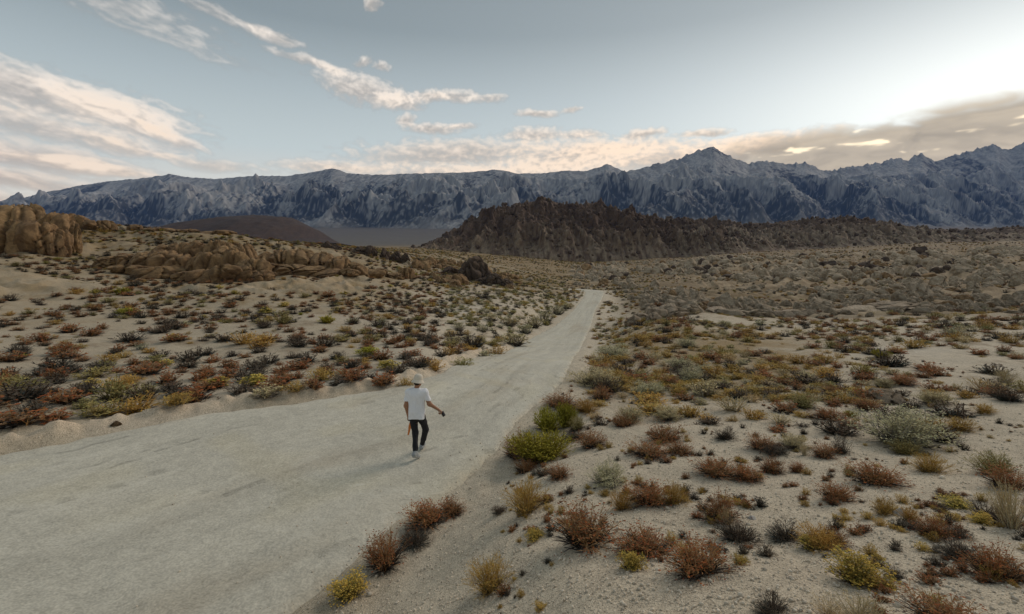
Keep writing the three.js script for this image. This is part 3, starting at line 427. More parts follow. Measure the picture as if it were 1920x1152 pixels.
function scatter(name, geo, material, list, label, category) {    // an uncountable mass
  const m = new THREE.InstancedMesh(geo, material, list.length); m.name = numbered(name); m.castShadow = m.receiveShadow = true;
  list.forEach((q, i) => { QUA.setFromEuler(EUL.set(q.tx ?? 0, q.a, q.tz ?? 0)); m.setMatrixAt(i, MTX.compose(VP.set(q.x, q.y, q.z), QUA, VS.set(q.s, q.h, q.d ?? q.s))); if (q.c) m.setColorAt(i, q.c); });
  m.userData = { kind: 'stuff', label, category }; scene.add(m); return m;
}
{ const rest = ROCKSPOTS.slice(240); for (const q of rest) { q.y -= 0.12 * q.h; q.h *= 1.5; }
  smallGrey.forEach((g, i) => { const l = rest.filter((q) => !q.warm && !q.dark && ((q.v * 5) | 0) === i); if (l.length) scatter('rubble', g, boulderMat, l, 'countless pale stones of the rock field', 'rubble'); });
  scatter('rubble', smallWarm[1], boulderMat, rest.filter((q) => q.warm), 'countless warm brown stones among the rock field', 'rubble'); scatter('rubble', smallDark[0], boulderMat, rest.filter((q) => q.dark && !q.warm), 'countless dark stones far out in the rock field', 'rubble'); }
// blocks piled over the dark hill and the ridge
{ reseed(1717); const spots = [[], [], [], []];
  for (const [name, n, lo, hi] of [['rocky_hill', 2600, 2.5, 9], ['rocky_ridge', 3600, 2.5, 9]]) {
    const P = scene.children.find((o) => o.name === name).geometry.attributes.position, N = P.count;
    for (let k = 0; k < n; k++) { const i = (rnd() * N) | 0, x = P.getX(i), y = P.getY(i), z = P.getZ(i), rise = y - surveyed(x, z); if (rise < 3 || z < -1010) continue; const s = lo + (hi - lo) * Math.pow(rnd(), 2.4), pale = rnd() < (rise < 22 ? 0.45 : 0.06), q = { x, y: y - s * 0.12, z, s, h: s * rr(0.7, 1.25), a: rr(0, 6.28), tx: rr(-0.35, 0.35), tz: rr(-0.35, 0.35), c: new THREE.Color().setScalar(rr(0.75, 1.5)) }; spots[(pale ? 2 : 0) + (k & 1)].push(q); } }
  scatter('rubble', smallDark[0], boulderMat, spots[0], 'piled dark blocks on the craggy hill and ridge', 'rubble'); scatter('rubble', smallDark[1], boulderMat, spots[1], 'piled brown blocks on the craggy hill and ridge', 'rubble');
  scatter('rubble', smallGrey[0], boulderMat2, spots[2].concat(spots[3]).map((q) => ({ ...q, c: new THREE.Color().setScalar(rr(0.4, 0.65)) })), 'paler blocks along the foot of the craggy hill', 'rubble'); }
// stones near the lookout
const paleStone = boulderGeo(61, 5, 0.9, [0.62, 0.6, 0.56], [0.5, 0.48, 0.44], 0.8), paleMat = mat({ vertexColors: true, map: rockMap });
for (const [x, z, w, label] of [[1.33, -4.47, 0.13, 'white stone beside the small bright yellow shrub'], [4.05, -4.97, 0.2, 'white stone beside the pale golden tuft on the flat'], [-9.34, -11.3, 0.24, 'brown stone lodged in the sand berm across the road'], [0.62, -7.9, 0.12, 'pale stone between the lime green shrub and grey bush'], [2.6, -5.2, 0.12, 'pale stone below the wide rust row'], [9.9, -12.6, 1.3, 'flat grey rock slab behind the biggest pale round bush']]) {
  const s = new THREE.Mesh(w > 1 ? smallGrey[0] : w > 0.22 ? smallWarm[0] : paleStone, w > 0.22 ? boulderMat : paleMat); s.name = numbered('stone'); s.position.set(x, groundY(x, z) - 0.02, z); s.scale.set(w, w * (w > 1 ? 0.3 : 0.75), w * 0.8); s.rotation.y = x * 3; s.castShadow = s.receiveShadow = true; scene.add(s); tag(s, label, 'stone');
}

// ---------- desert shrubs ----------
class Tris {                                                       // collects small faces with a colour each
  constructor() { this.p = []; this.c = []; }
  tri(a, b, c, k) { this.p.push(a[0], a[1], a[2], b[0], b[1], b[2], c[0], c[1], c[2]); for (let i = 0; i < 3; i++) this.c.push(k[0], k[1], k[2]); }
  quad(a, b, c, d, k) { this.tri(a, b, c, k); this.tri(a, c, d, k); }
  stem(a, b, c, w0, w1, n, k) {                                    // a bent tapering twig from a over b to c, two crossed-over faces wide
    const th = rr(0, 6.28), dx = Math.cos(th), dz = Math.sin(th); let P = null;
    for (let i = 0; i <= n; i++) { const t = i / n, u = 1 - t, w = lerp(w0, w1, t), q = [0, 1, 2].map((j) => u * u * a[j] + 2 * u * t * b[j] + t * t * c[j]), L = [q[0] - dx * w, q[1], q[2] - dz * w], R = [q[0] + dx * w, q[1], q[2] + dz * w]; if (P) this.quad(P[0], P[1], R, L, k); P = [L, R]; }
  }
  bud(q, r, k, flat = 0.7) { const X = [q[0] + r, q[1], q[2]], x = [q[0] - r, q[1], q[2]], Y = [q[0], q[1] + r * flat, q[2]], y = [q[0], q[1] - r * flat, q[2]], Z = [q[0], q[1], q[2] + r], z = [q[0], q[1], q[2] - r]; for (const [a, b, c] of [[X, Y, Z], [Z, Y, x], [x, Y, z], [z, Y, X], [X, Z, y], [Z, x, y], [x, z, y], [z, X, y]]) this.tri(a, b, c, k); }
  leaf(q, l, w, k) { const a = rr(0, 6.28), e = rr(-0.2, 1.2), d = [Math.cos(a) * Math.cos(e), Math.sin(e), Math.sin(a) * Math.cos(e)], s = [-Math.sin(a) * w, rr(-0.5, 0.5) * w, Math.cos(a) * w], m = [q[0] + d[0] * l * 0.5, q[1] + d[1] * l * 0.5, q[2] + d[2] * l * 0.5]; this.quad(q, [m[0] + s[0], m[1] + s[1], m[2] + s[2]], [q[0] + d[0] * l, q[1] + d[1] * l, q[2] + d[2] * l], [m[0] - s[0], m[1] - s[1], m[2] - s[2]], k); }
  geo() { const g = new THREE.BufferGeometry(); g.setAttribute('position', new THREE.BufferAttribute(new Float32Array(this.p), 3)); g.setAttribute('color', new THREE.BufferAttribute(new Float32Array(this.c), 3)); g.computeVertexNormals(); return g; }
}
const vary = (c, d = 0.25) => { const k = 1 + rr(-d, d); return [c[0] * k * (1 + rr(-0.06, 0.06)), c[1] * k, c[2] * k * (1 + rr(-0.08, 0.08))]; };
// every shrub is built about 1 across and 1 high; n thins it out for the distance, f makes its pieces larger
const lobesOf = (n, spread) => { const l = []; for (let i = 0; i < n; i++) { const a = i / n * 6.28 + rr(-0.5, 0.5), r = i ? rr(0.12, spread) : 0; l.push([r * Math.cos(a), r * Math.sin(a), rr(0.75, 1.05), rr(0.17, 0.27)]); } return l; };
function tuft(o) {
  const tw = new Tris(), fo = new Tris(), he = new Tris(), lobes = lobesOf(o.lobes, o.spread), W = o.f;
  const tip = () => { const L = lobes[(rnd() * lobes.length) | 0], a = rr(0, 6.28), e = Math.asin(rr(o.low, 1)), r = L[3] * rr(0.75, 1.15) * (o.open ?? 1.25); return { p: [L[0] + r * Math.cos(a) * Math.cos(e), clamp(L[2] * (o.base + (1 - o.base) * Math.sin(e)) * rr(o.ragged ?? 0.8, 1.08), 0.04, 1.1), L[1] + r * Math.sin(a) * Math.cos(e)], L }; };
  for (let i = 0; i < o.stems; i++) {
    const { p, L } = tip(), b = [L[0] * 0.55 + rr(-0.07, 0.07), -0.03, L[1] * 0.55 + rr(-0.07, 0.07)], m = [lerp(b[0], p[0], o.bend) + rr(-0.05, 0.05), p[1] * rr(0.45, 0.75), lerp(b[2], p[2], o.bend) + rr(-0.05, 0.05)], k = vary(rnd() < o.mixStem ? o.stem2 : o.stem);
    (o.stemIsFoliage ? fo : tw).stem(b, m, p, o.w * W, o.w * W * 0.45, o.seg, k);
    for (let s = 0; s < o.forks; s++) {
      const t = rr(0.45, 0.85), q = [0, 1, 2].map((j) => lerp(m[j], p[j], t)), e = [p[0] + rr(-1, 1) * o.fork, clamp(p[1] + rr(-0.5, 0.7) * o.fork, 0.02, 1.15), p[2] + rr(-1, 1) * o.fork];
      (o.stemIsFoliage ? fo : tw).stem(q, [(q[0] + e[0]) / 2, (q[1] + e[1]) / 2 + 0.01, (q[2] + e[2]) / 2], e, o.w * W * 0.7, o.w * W * 0.35, 1, vary(o.stem));
      if (o.head && rnd() < o.headRate) he.bud(e, o.headR * W * rr(0.7, 1.35), vary(o.head, 0.4));
    }
    if (o.head && rnd() < o.headRate) he.bud(p, o.headR * W * rr(0.7, 1.35), vary(o.head, 0.4));
    for (let s = 0; s < o.leaves; s++) { const t = rr(o.leafFrom, 1), q = [0, 1, 2].map((j) => lerp(m[j], p[j], (t - 0.5) * 2 > 0 ? t : t * 0.8)), d = o.leafSpread; fo.leaf([q[0] + rr(-d, d), Math.max(0.01, q[1] + rr(-d, d) * 0.7), q[2] + rr(-d, d)], o.leafL * W * rr(0.7, 1.3), o.leafW * W, vary(rnd() < 0.25 ? (o.leaf2 ?? o.leaf) : o.leaf)); }
  }
  for (let i = 0; i < o.dead; i++) { const a = rr(0, 6.28), r = rr(0.1, o.spread + 0.17), h = rr(0.03, 0.36), c = [r * Math.cos(a), h, r * Math.sin(a)], b = [c[0] * 0.25 + rr(-0.08, 0.08), 0, c[2] * 0.25 + rr(-0.08, 0.08)]; tw.stem(b, [lerp(b[0], c[0], 0.5), h * 0.8, lerp(b[2], c[2], 0.5)], c, o.w * W * 2.2, o.w * W * 1.0, 2, vary(o.deadC, 0.3)); }
  return { twigs: tw, foliage: fo, flower_heads: he };
}
const KIND = {
  buckwheat_bush: { ragged: 0.5, lobes: 6, spread: 0.3, low: 0.05, base: 0.32, stems: 175, bend: 0.3, mixStem: 0.45, stem: [0.32, 0.17, 0.06], stem2: [0.40, 0.27, 0.145], w: 0.0055, seg: 3, forks: 2, fork: 0.11, head: [0.29, 0.088, 0.024], headRate: 0.5, headR: 0.015, leaves: 3, leafFrom: 0.0, leaf: [0.22, 0.125, 0.055], leaf2: [0.28, 0.12, 0.032], leafL: 0.05, leafW: 0.010, leafSpread: 0.06, dead: 330, deadC: [0.05, 0.04, 0.032] },
  yellow_shrub: { lobes: 7, spread: 0.3, low: 0.0, base: 0.22, stems: 230, bend: 0.3, mixStem: 0.3, stem: [0.30, 0.25, 0.07], stem2: [0.34, 0.32, 0.10], w: 0.006, seg: 2, forks: 2, fork: 0.08, head: [0.60, 0.44, 0.09], headRate: 0.95, headR: 0.020, leaves: 4, leafFrom: 0.3, leaf: [0.42, 0.35, 0.07], leaf2: [0.28, 0.29, 0.07], leafL: 0.06, leafW: 0.009, leafSpread: 0.05, dead: 140, deadC: [0.10, 0.08, 0.055] },
  green_shrub: { lobes: 9, spread: 0.33, low: 0.1, base: 0.42, stems: 520, bend: 0.5, mixStem: 0.35, stemIsFoliage: true, stem: [0.265, 0.245, 0.02], stem2: [0.37, 0.32, 0.035], w: 0.007, seg: 2, forks: 2, fork: 0.05, leaves: 2, leafFrom: 0.5, leaf: [0.38, 0.35, 0.03], leafL: 0.06, leafW: 0.008, leafSpread: 0.03, dead: 150, deadC: [0.10, 0.075, 0.05] },
  sagebrush: { lobes: 8, spread: 0.32, low: 0.0, base: 0.3, stems: 170, bend: 0.4, mixStem: 0.4, stem: [0.28, 0.25, 0.19], stem2: [0.36, 0.34, 0.26], w: 0.006, seg: 2, forks: 2, fork: 0.07, leaves: 24, leafFrom: 0.4, leaf: [0.50, 0.455, 0.255], leaf2: [0.40, 0.37, 0.20], leafL: 0.036, leafW: 0.0085, leafSpread: 0.06, dead: 200, deadC: [0.10, 0.09, 0.075] },
  golden_shrub: { lobes: 6, spread: 0.28, low: -0.05, base: 0.18, open: 1.5, stems: 240, bend: 0.3, mixStem: 0.4, stem: [0.42, 0.26, 0.06], stem2: [0.50, 0.34, 0.11], w: 0.0055, seg: 3, forks: 3, fork: 0.09, leaves: 3, leafFrom: 0.3, leaf: [0.47, 0.29, 0.06], leaf2: [0.34, 0.26, 0.06], leafL: 0.055, leafW: 0.006, leafSpread: 0.05, dead: 120, deadC: [0.12, 0.10, 0.07] },
  olive_shrub: { lobes: 7, spread: 0.32, low: 0.0, base: 0.28, stems: 220, bend: 0.4, mixStem: 0.4, stem: [0.25, 0.20, 0.07], stem2: [0.33, 0.27, 0.10], w: 0.0055, seg: 2, forks: 2, fork: 0.08, leaves: 5, leafFrom: 0.3, leaf: [0.34, 0.29, 0.10], leaf2: [0.24, 0.23, 0.07], leafL: 0.05, leafW: 0.008, leafSpread: 0.05, dead: 200, deadC: [0.09, 0.075, 0.055] },
  dark_shrub: { lobes: 7, spread: 0.34, low: -0.05, base: 0.2, open: 1.4, stems: 210, bend: 0.45, mixStem: 0.35, stem: [0.065, 0.046, 0.031], stem2: [0.12, 0.086, 0.056], w: 0.006, seg: 2, forks: 3, fork: 0.10, leaves: 3, leafFrom: 0.1, leaf: [0.085, 0.066, 0.043], leaf2: [0.14, 0.10, 0.06], leafL: 0.045, leafW: 0.008, leafSpread: 0.06, dead: 320, deadC: [0.042, 0.058, 0.05] },
  dry_grass_tuft: { lobes: 4, spread: 0.2, low: 0.25, base: 0.3, open: 1.7, stems: 190, bend: 0.3, mixStem: 0.4, stemIsFoliage: true, stem: [0.52, 0.42, 0.24], stem2: [0.58, 0.52, 0.38], w: 0.006, seg: 3, forks: 1, fork: 0.10, leaves: 1, leafFrom: 0.2, leaf: [0.48, 0.38, 0.2], leafL: 0.08, leafW: 0.005, leafSpread: 0.05, dead: 40, deadC: [0.24, 0.19, 0.13] },
};
const plantMat = mat({ vertexColors: true, side: THREE.DoubleSide }), plantTints = [col(1, 1, 1), col(0.88, 0.86, 0.82), col(1.08, 0.98, 0.9), col(0.9, 0.82, 0.74)].map((c) => mat({ vertexColors: true, side: THREE.DoubleSide, color: c }));
const nearForm = {}, farForm = {}, tinyForm = {};
let ks = 0;
for (const k in KIND) {
  const o = KIND[k]; ks++;
  nearForm[k] = [0, 1, 2].map((v) => { reseed(3000 + ks * 17 + v); const b = tuft({ ...o, f: 1 }), r = {}; for (const n in b) if (b[n].p.length) r[n] = b[n].geo(); return r; });
  const few = (s, f) => [0, 1, 2].map((v) => { reseed(5000 + ks * 13 + v + s); const b = tuft({ ...o, stems: Math.ceil(o.stems * f), dead: Math.ceil(o.dead * f), leaves: Math.min(o.leaves, 6) + 1, forks: Math.min(1, o.forks), seg: 1, f: 2.3 / Math.sqrt(f * 3) }), t = new Tris(); for (const n in b) { t.p.push(...b[n].p); t.c.push(...b[n].c); } return t.geo(); });
  farForm[k] = few(1, 0.27); tinyForm[k] = few(2, 0.16);
}
const CAT = { buckwheat_bush: 'bush', yellow_shrub: 'shrub', green_shrub: 'shrub', sagebrush: 'sagebrush', golden_shrub: 'shrub', olive_shrub: 'shrub', dark_shrub: 'shrub', dry_grass_tuft: 'grass tuft' };
const PLACED = [];
// the shrubs close enough to tell apart: kind, x, z, width, height, label
const NEAR = [
  ['yellow_shrub', -1.95, -5.76, 0.46, 0.31, 'small yellow-green shrub at the corner of the road edge, lowest beside the road'],
  ['buckwheat_bush', -1.67, -6.31, 0.67, 0.56, 'rust topped bush on the sand lip beside the yellow-green shrub'],
  ['buckwheat_bush', -1.3, -7.29, 0.77, 0.45, 'rust topped bush hanging over the road edge just behind another like it'],
  ['dark_shrub', -1.39, -6.76, 0.53, 0.16, 'flat dark twiggy shrub trailing across sand behind the road edge bushes'],
  ['buckwheat_bush', -0.94, -7.53, 0.5, 0.3, 'thin pinkish brown bush at the far tip of the sand lip by the road'],
  ['golden_shrub', 0.2, -6.29, 0.59, 0.45, 'golden brown shrub fanning upward alone on the sand bank'],
  ['golden_shrub', -0.21, -4.74, 0.48, 0.39, 'golden brown shrub alone on open gravel at the bottom of the bank'],
  ['yellow_shrub', 0.26, -5.42, 0.22, 0.13, 'tiny yellowish tuft on bare gravel between the larger bushes'],
  ['dark_shrub', -0.16, -6.68, 0.25, 0.09, 'tiny dark dead shrub beside the golden shrub'],
  ['buckwheat_bush', 0.77, -4.97, 0.77, 0.42, 'large rust crowned bush with dark base, first of three in a row'],
  ['buckwheat_bush', 1.24, -4.57, 0.61, 0.25, 'grey brown bush between two large rust crowned bushes'],
  ['buckwheat_bush', 1.54, -3.93, 0.57, 0.35, 'broad rust red bush at the lower end of the row of three'],
  ['yellow_shrub', 1.04, -4.17, 0.25, 0.17, 'small bright yellow shrub in front of the rust bushes beside a white stone'],
  ['golden_shrub', 1.96, -5.83, 0.39, 0.28, 'golden shrub at the far end of the mixed rust clump'],
  ['buckwheat_bush', 1.68, -5.92, 0.56, 0.35, 'dark rust bush wedged between golden shrubs'],
  ['golden_shrub', 1.35, -5.85, 0.36, 0.29, 'feathery golden shrub leaning on the dark rust bush'],
  ['sagebrush', 1.36, -6.81, 0.54, 0.28, 'pale silvery sagebrush alone on sand above the rust clump'],
  ['green_shrub', 0.59, -9.22, 1.21, 0.43, 'large vivid lime green shrub at the bend of the road edge'],
  ['green_shrub', 0.84, -11.13, 0.74, 0.46, 'vivid green shrub just behind the largest lime green one'],
  ['green_shrub', 1.28, -11.31, 0.55, 0.52, 'small upright green shrub topping the roadside thicket'],
  ['olive_shrub', 1.51, -10.86, 0.48, 0.33, 'olive shrub beside the small upright green shrub'],
  ['buckwheat_bush', 0.09, -9.6, 0.66, 0.53, 'rust bush squeezed between the lime shrub and the road'],
  ['buckwheat_bush', 1.36, -12.9, 1.07, 0.44, 'rust bush at the head of the roadside thicket'],
  ['golden_shrub', 1.94, -12.44, 0.83, 0.4, 'orange tinged shrub behind the roadside thicket'],
  ['buckwheat_bush', 1.56, -9.26, 0.7, 0.35, 'tan and rust bush between lime shrub and open sand'],
  ['buckwheat_bush', 0.71, -7.29, 0.53, 0.25, 'pale grey brown bush in front of the lime green shrub'],
  ['dark_shrub', 0.51, -7.65, 0.34, 0.15, 'small black twiggy shrub below the lime green shrub'],
  ['buckwheat_bush', 0.24, -8.72, 0.43, 0.26, 'sparse rust bush creeping onto the road from the thicket'],
  ['dark_shrub', 1.32, -10.03, 0.56, 0.21, 'dark shrub under the green thicket'],
  ['sagebrush', 2.72, -11.22, 0.8, 0.4, 'pale sagebrush behind a rust bush above the thicket'],
  ['buckwheat_bush', 2.49, -10.78, 0.67, 0.33, 'rust bush in front of the pale sagebrush above the thicket'],
  ['sagebrush', 3.69, -11.31, 0.7, 0.4, 'pale sagebrush farther up the slope beside dry grass'],
  ['sagebrush', 4.12, -14.48, 1.06, 0.57, 'round grey green sagebrush standing alone behind the pale pair'],
  ['sagebrush', 2.67, -15.81, 1.69, 0.67, 'large spreading sagebrush touching the far road edge'],
  ['dark_shrub', 2.97, -14.83, 1.15, 0.29, 'dark low shrub in front of the large roadside sagebrush'],
  ['buckwheat_bush', 2.59, -13.86, 0.92, 0.32, 'deep rust shrub below the large roadside sagebrush'],
  ['sagebrush', 6.17, -16.72, 1.08, 0.54, 'grey green sagebrush, nearer of two on the grassy slope'],
  ['sagebrush', 6.98, -19.93, 1.24, 0.53, 'rounded sagebrush on the grassy slope touching a smaller one'],
  ['sagebrush', 7.5, -18.85, 0.75, 0.4, 'small sagebrush at the end of the grassy slope row'],
  ['sagebrush', 5.51, -25.43, 1.86, 0.54, 'pale sagebrush on the low rise right of the road bend'],
  ['sagebrush', 9.74, -26.57, 1.36, 0.57, 'pale sagebrush beside the striped rock outcrop'],
  ['buckwheat_bush', 2.96, -9.34, 0.93, 0.38, 'rust bush with pale stems at the top of a rust drift'],
  ['buckwheat_bush', 2.29, -8.09, 0.68, 0.3, 'rust bush at the lower side of a rust drift'],
  ['buckwheat_bush', 2.89, -8.25, 0.55, 0.29, 'deep rust bush closing the rust drift'],
  ['dark_shrub', 4.08, -9.22, 0.45, 0.25, 'dark spiky shrub alone on pale sand'],
  ['buckwheat_bush', 2.96, -6.92, 0.74, 0.31, 'wide rust topped bush on sand below the dark spiky shrub'],
  ['buckwheat_bush', 3.26, -6.68, 0.52, 0.31, 'rust topped bush in the middle of the wide rust row'],
  ['buckwheat_bush', 3.8, -7.03, 0.38, 0.33, 'upright rust bush with pale bare stems'],
  ['buckwheat_bush', 4.18, -7.03, 0.27, 0.18, 'small rust bush at the end of the wide rust row'],
  ['buckwheat_bush', 3.8, -5.62, 0.46, 0.31, 'rust tipped bush with flared stems alone on sand'],
  ['buckwheat_bush', 4.71, -6.19, 0.7, 0.34, 'broad flared rust bush on the open sand flat'],
  ['buckwheat_bush', 2.28, -5.25, 0.5, 0.34, 'tangled rust bush with straw stems poking out'],
  ['dry_grass_tuft', 2.27, -5.09, 0.17, 0.27, 'straw coloured stalks in front of the tangled rust bush'],
  ['dark_shrub', 2.21, -4.68, 0.41, 0.17, 'black twiggy shrub at the foot of the tangled rust bush'],
  ['dark_shrub', 2.63, -4.62, 0.36, 0.12, 'black twiggy shrub leading to the yellow clump'],
  ['golden_shrub', 2.78, -4.32, 0.4, 0.24, 'golden shrub with rust heads in the yellow clump'],
  ['buckwheat_bush', 2.95, -4.39, 0.29, 0.2, 'dark red topped bush in the yellow clump'],
  ['yellow_shrub', 2.61, -3.62, 0.45, 0.25, 'full bright yellow shrub, largest yellow one on the slope'],
  ['yellow_shrub', 2.71, -4.36, 0.22, 0.14, 'small yellow shrub left of the golden one in the clump'],
  ['dark_shrub', 2.92, -3.65, 0.16, 0.08, 'small dark shrub tucked against the largest yellow shrub'],
  ['sagebrush', 6.99, -8.62, 1.36, 0.76, 'biggest pale round bush on the sand flat'],
  ['dark_shrub', 7.8, -8.72, 0.62, 0.34, 'dark shrub leaning on the biggest pale round bush'],
  ['olive_shrub', 6.54, -7.96, 0.58, 0.13, 'low olive shrub spread below the biggest pale bush'],
  ['sagebrush', 10.48, -11.91, 0.9, 0.4, 'pale sagebrush behind the biggest round bush'],
  ['golden_shrub', 8.78, -9.41, 0.59, 0.3, 'golden shrub right of the biggest pale round bush'],
  ['golden_shrub', 3.91, -5.03, 0.32, 0.18, 'pale golden tuft beside a white stone on the flat'],
  ['golden_shrub', 3.95, -4.77, 0.24, 0.15, 'small golden tuft right of the white stone'],
  ['buckwheat_bush', 3.83, -4.37, 0.37, 0.27, 'red headed bush with pale fanned stems'],
  ['dark_shrub', 3.83, -4.57, 0.2, 0.09, 'dark scrap of shrub under the red headed bush'],
  ['dark_shrub', 4.02, -4.36, 0.29, 0.1, 'black twigs right of the red headed bush'],
  ['yellow_shrub', 4.94, -5.34, 0.33, 0.14, 'low yellow shrub behind the red headed bush'],
  ['yellow_shrub', 4.64, -4.75, 0.23, 0.12, 'low yellow shrub close to the tall straw grass'],
  ['dark_shrub', 3.7, -3.94, 0.39, 0.17, 'wide black twiggy shrub on sand near the edge'],
  ['buckwheat_bush', 3.64, -3.61, 0.44, 0.3, 'big rust bush over the wide black shrub'],
  ['dark_shrub', 3.73, -3.57, 0.28, 0.16, 'black shrub at the foot of the big rust bush'],
  ['buckwheat_bush', 2.57, -2.84, 0.47, 0.28, 'dark red headed bush cut off by the bottom of the view'],
  ['dry_grass_tuft', 2.12, -2.9, 0.42, 0.18, 'bleached bare twigs in front of the largest yellow shrub'],
  ['dry_grass_tuft', 1.99, -2.99, 0.3, 0.13, 'bleached grass tuft at the bottom of the slope'],
  ['olive_shrub', 6.62, -6.54, 0.73, 0.3, 'olive golden shrub behind the rust thicket at the slope edge'],
  ['buckwheat_bush', 6.05, -5.85, 0.59, 0.36, 'deep rust thicket bush at the slope edge'],
  ['dry_grass_tuft', 4.8, -4.61, 0.41, 0.45, 'tall straw grass at the slope edge'],
  ['dark_shrub', 4.95, -4.95, 0.38, 0.18, 'dark shrub beside the tall straw grass'],
  ['golden_shrub', 5.87, -6.76, 0.54, 0.26, 'golden shrub in front of the slope edge thicket'],
  ['dark_shrub', 1.72, -3.18, 0.25, 0.1, 'flat dark shrub alone on gravel at the bottom of the bank'],
  ['sagebrush', 4.96, -8.42, 0.52, 0.31, 'silver grey shrub in the rust and grey drift'],
  ['buckwheat_bush', 4.41, -8.45, 0.66, 0.33, 'rust bush starting the rust and grey drift'],
  ['dark_shrub', 4.46, -8.12, 0.54, 0.17, 'dark low shrub under the rust and grey drift'],
  ['buckwheat_bush', 5.07, -7.8, 0.52, 0.29, 'rust bush ending the rust and grey drift'],
  ['dark_shrub', 5.5, -8.05, 0.36, 0.26, 'dark shrub right after the rust and grey drift'],
  ['dry_grass_tuft', 4.86, -7.96, 0.23, 0.21, 'pale grass wisp inside the rust and grey drift'],
  ['green_shrub', 7.62, -10.82, 0.38, 0.17, 'tiny vivid green shrub near the biggest pale bush'],
  ['buckwheat_bush', 6.98, -10.57, 0.82, 0.3, 'rust and dark bush left of the tiny green shrub'],
  ['buckwheat_bush', 8.66, -11.72, 0.86, 0.33, 'dark rust bush above the tiny green shrub'],
  ['dark_shrub', 12.11, -11.72, 0.83, 0.35, 'dark shrub with pale crown on the sand flat edge'],
  ['dry_grass_tuft', 14.59, -14.2, 0.95, 0.45, 'pale straw bush on the bare sand flat'],
  ['green_shrub', 16.47, -21.33, 0.9, 0.34, 'single vivid green shrub far up the sand flat'],
  ['olive_shrub', 7.13, -11.77, 0.86, 0.4, 'olive bush on the grassy slope'],
  ['buckwheat_bush', 9.02, -13.53, 0.66, 0.36, 'rust bush beside the olive bush on the grassy slope'],
  ['golden_shrub', 10.64, -10.82, 0.6, 0.21, 'low golden shrub on open sand'],
  ['sagebrush', 11.23, -14.54, 0.74, 0.41, 'bluish grey shrub among rust shrubs on the flat'],
  ['buckwheat_bush', 11.98, -14.77, 1.15, 0.45, 'rust shrub among grey shrubs on the flat'],
];
reseed(881);
for (const [kind, x, z, w, h, label] of NEAR) {
  const t = thing(kind, label, CAT[kind], x, groundY(x, z) - 0.01, z), f = nearForm[kind][(rnd() * 3) | 0], m = plantTints[(rnd() * 4) | 0]; t.rotation.y = rr(0, 6.28); t.scale.set(w * 1.08 * rr(0.85, 1.15), Math.max(h, w * 0.4) * rr(0.85, 1.1), w * 1.08 * rr(0.85, 1.15));
  for (const n in f) part(n, f[n], kind === 'sagebrush' && m === plantTints[1] ? plantTints[0] : m, t);
  PLACED.push([x, z, w]);
}
// the slope across the road, the grassy slope and the sand flat
const KINDLABEL = { buckwheat_bush: ['rust brown', 'bush'], yellow_shrub: ['yellow', 'shrub'], green_shrub: ['green', 'shrub'], sagebrush: ['pale grey green', 'sagebrush'], golden_shrub: ['golden brown', 'shrub'], olive_shrub: ['olive', 'shrub'], dark_shrub: ['dark twiggy', 'shrub'], dry_grass_tuft: ['straw coloured', 'grass tuft'] };
const where = (x, zf) => {
  const b = Math.atan2(x, zf) / DEG;
  if (x < -1 + zf * 0.05) return (zf < 18 ? 'just behind the road berm' : zf < 27 ? 'on the lower sandy slope' : zf < 42 ? 'on the middle of the sandy slope' : 'high on the boulder slope') + (b < -40 ? ' below the tallest boulders' : b < -30 ? ' below the long outcrop' : b < -20 ? ' below the jointed outcrop' : b < -9 ? ' behind the walker' : ' beside the descending road');
  return (zf < 16 ? 'on the sand bank' : zf < 26 ? 'on the grassy slope' : 'on the far rim') + (b < 14 ? ' close to the road' : b < 24 ? ' before the striped outcrop' : b < 36 ? ' before the rock dome' : ' of the open sand flat');
};
const sizeWord = (w) => (w > 1.35 ? 'wide ' : w > 0.85 ? 'low ' : 'small ');
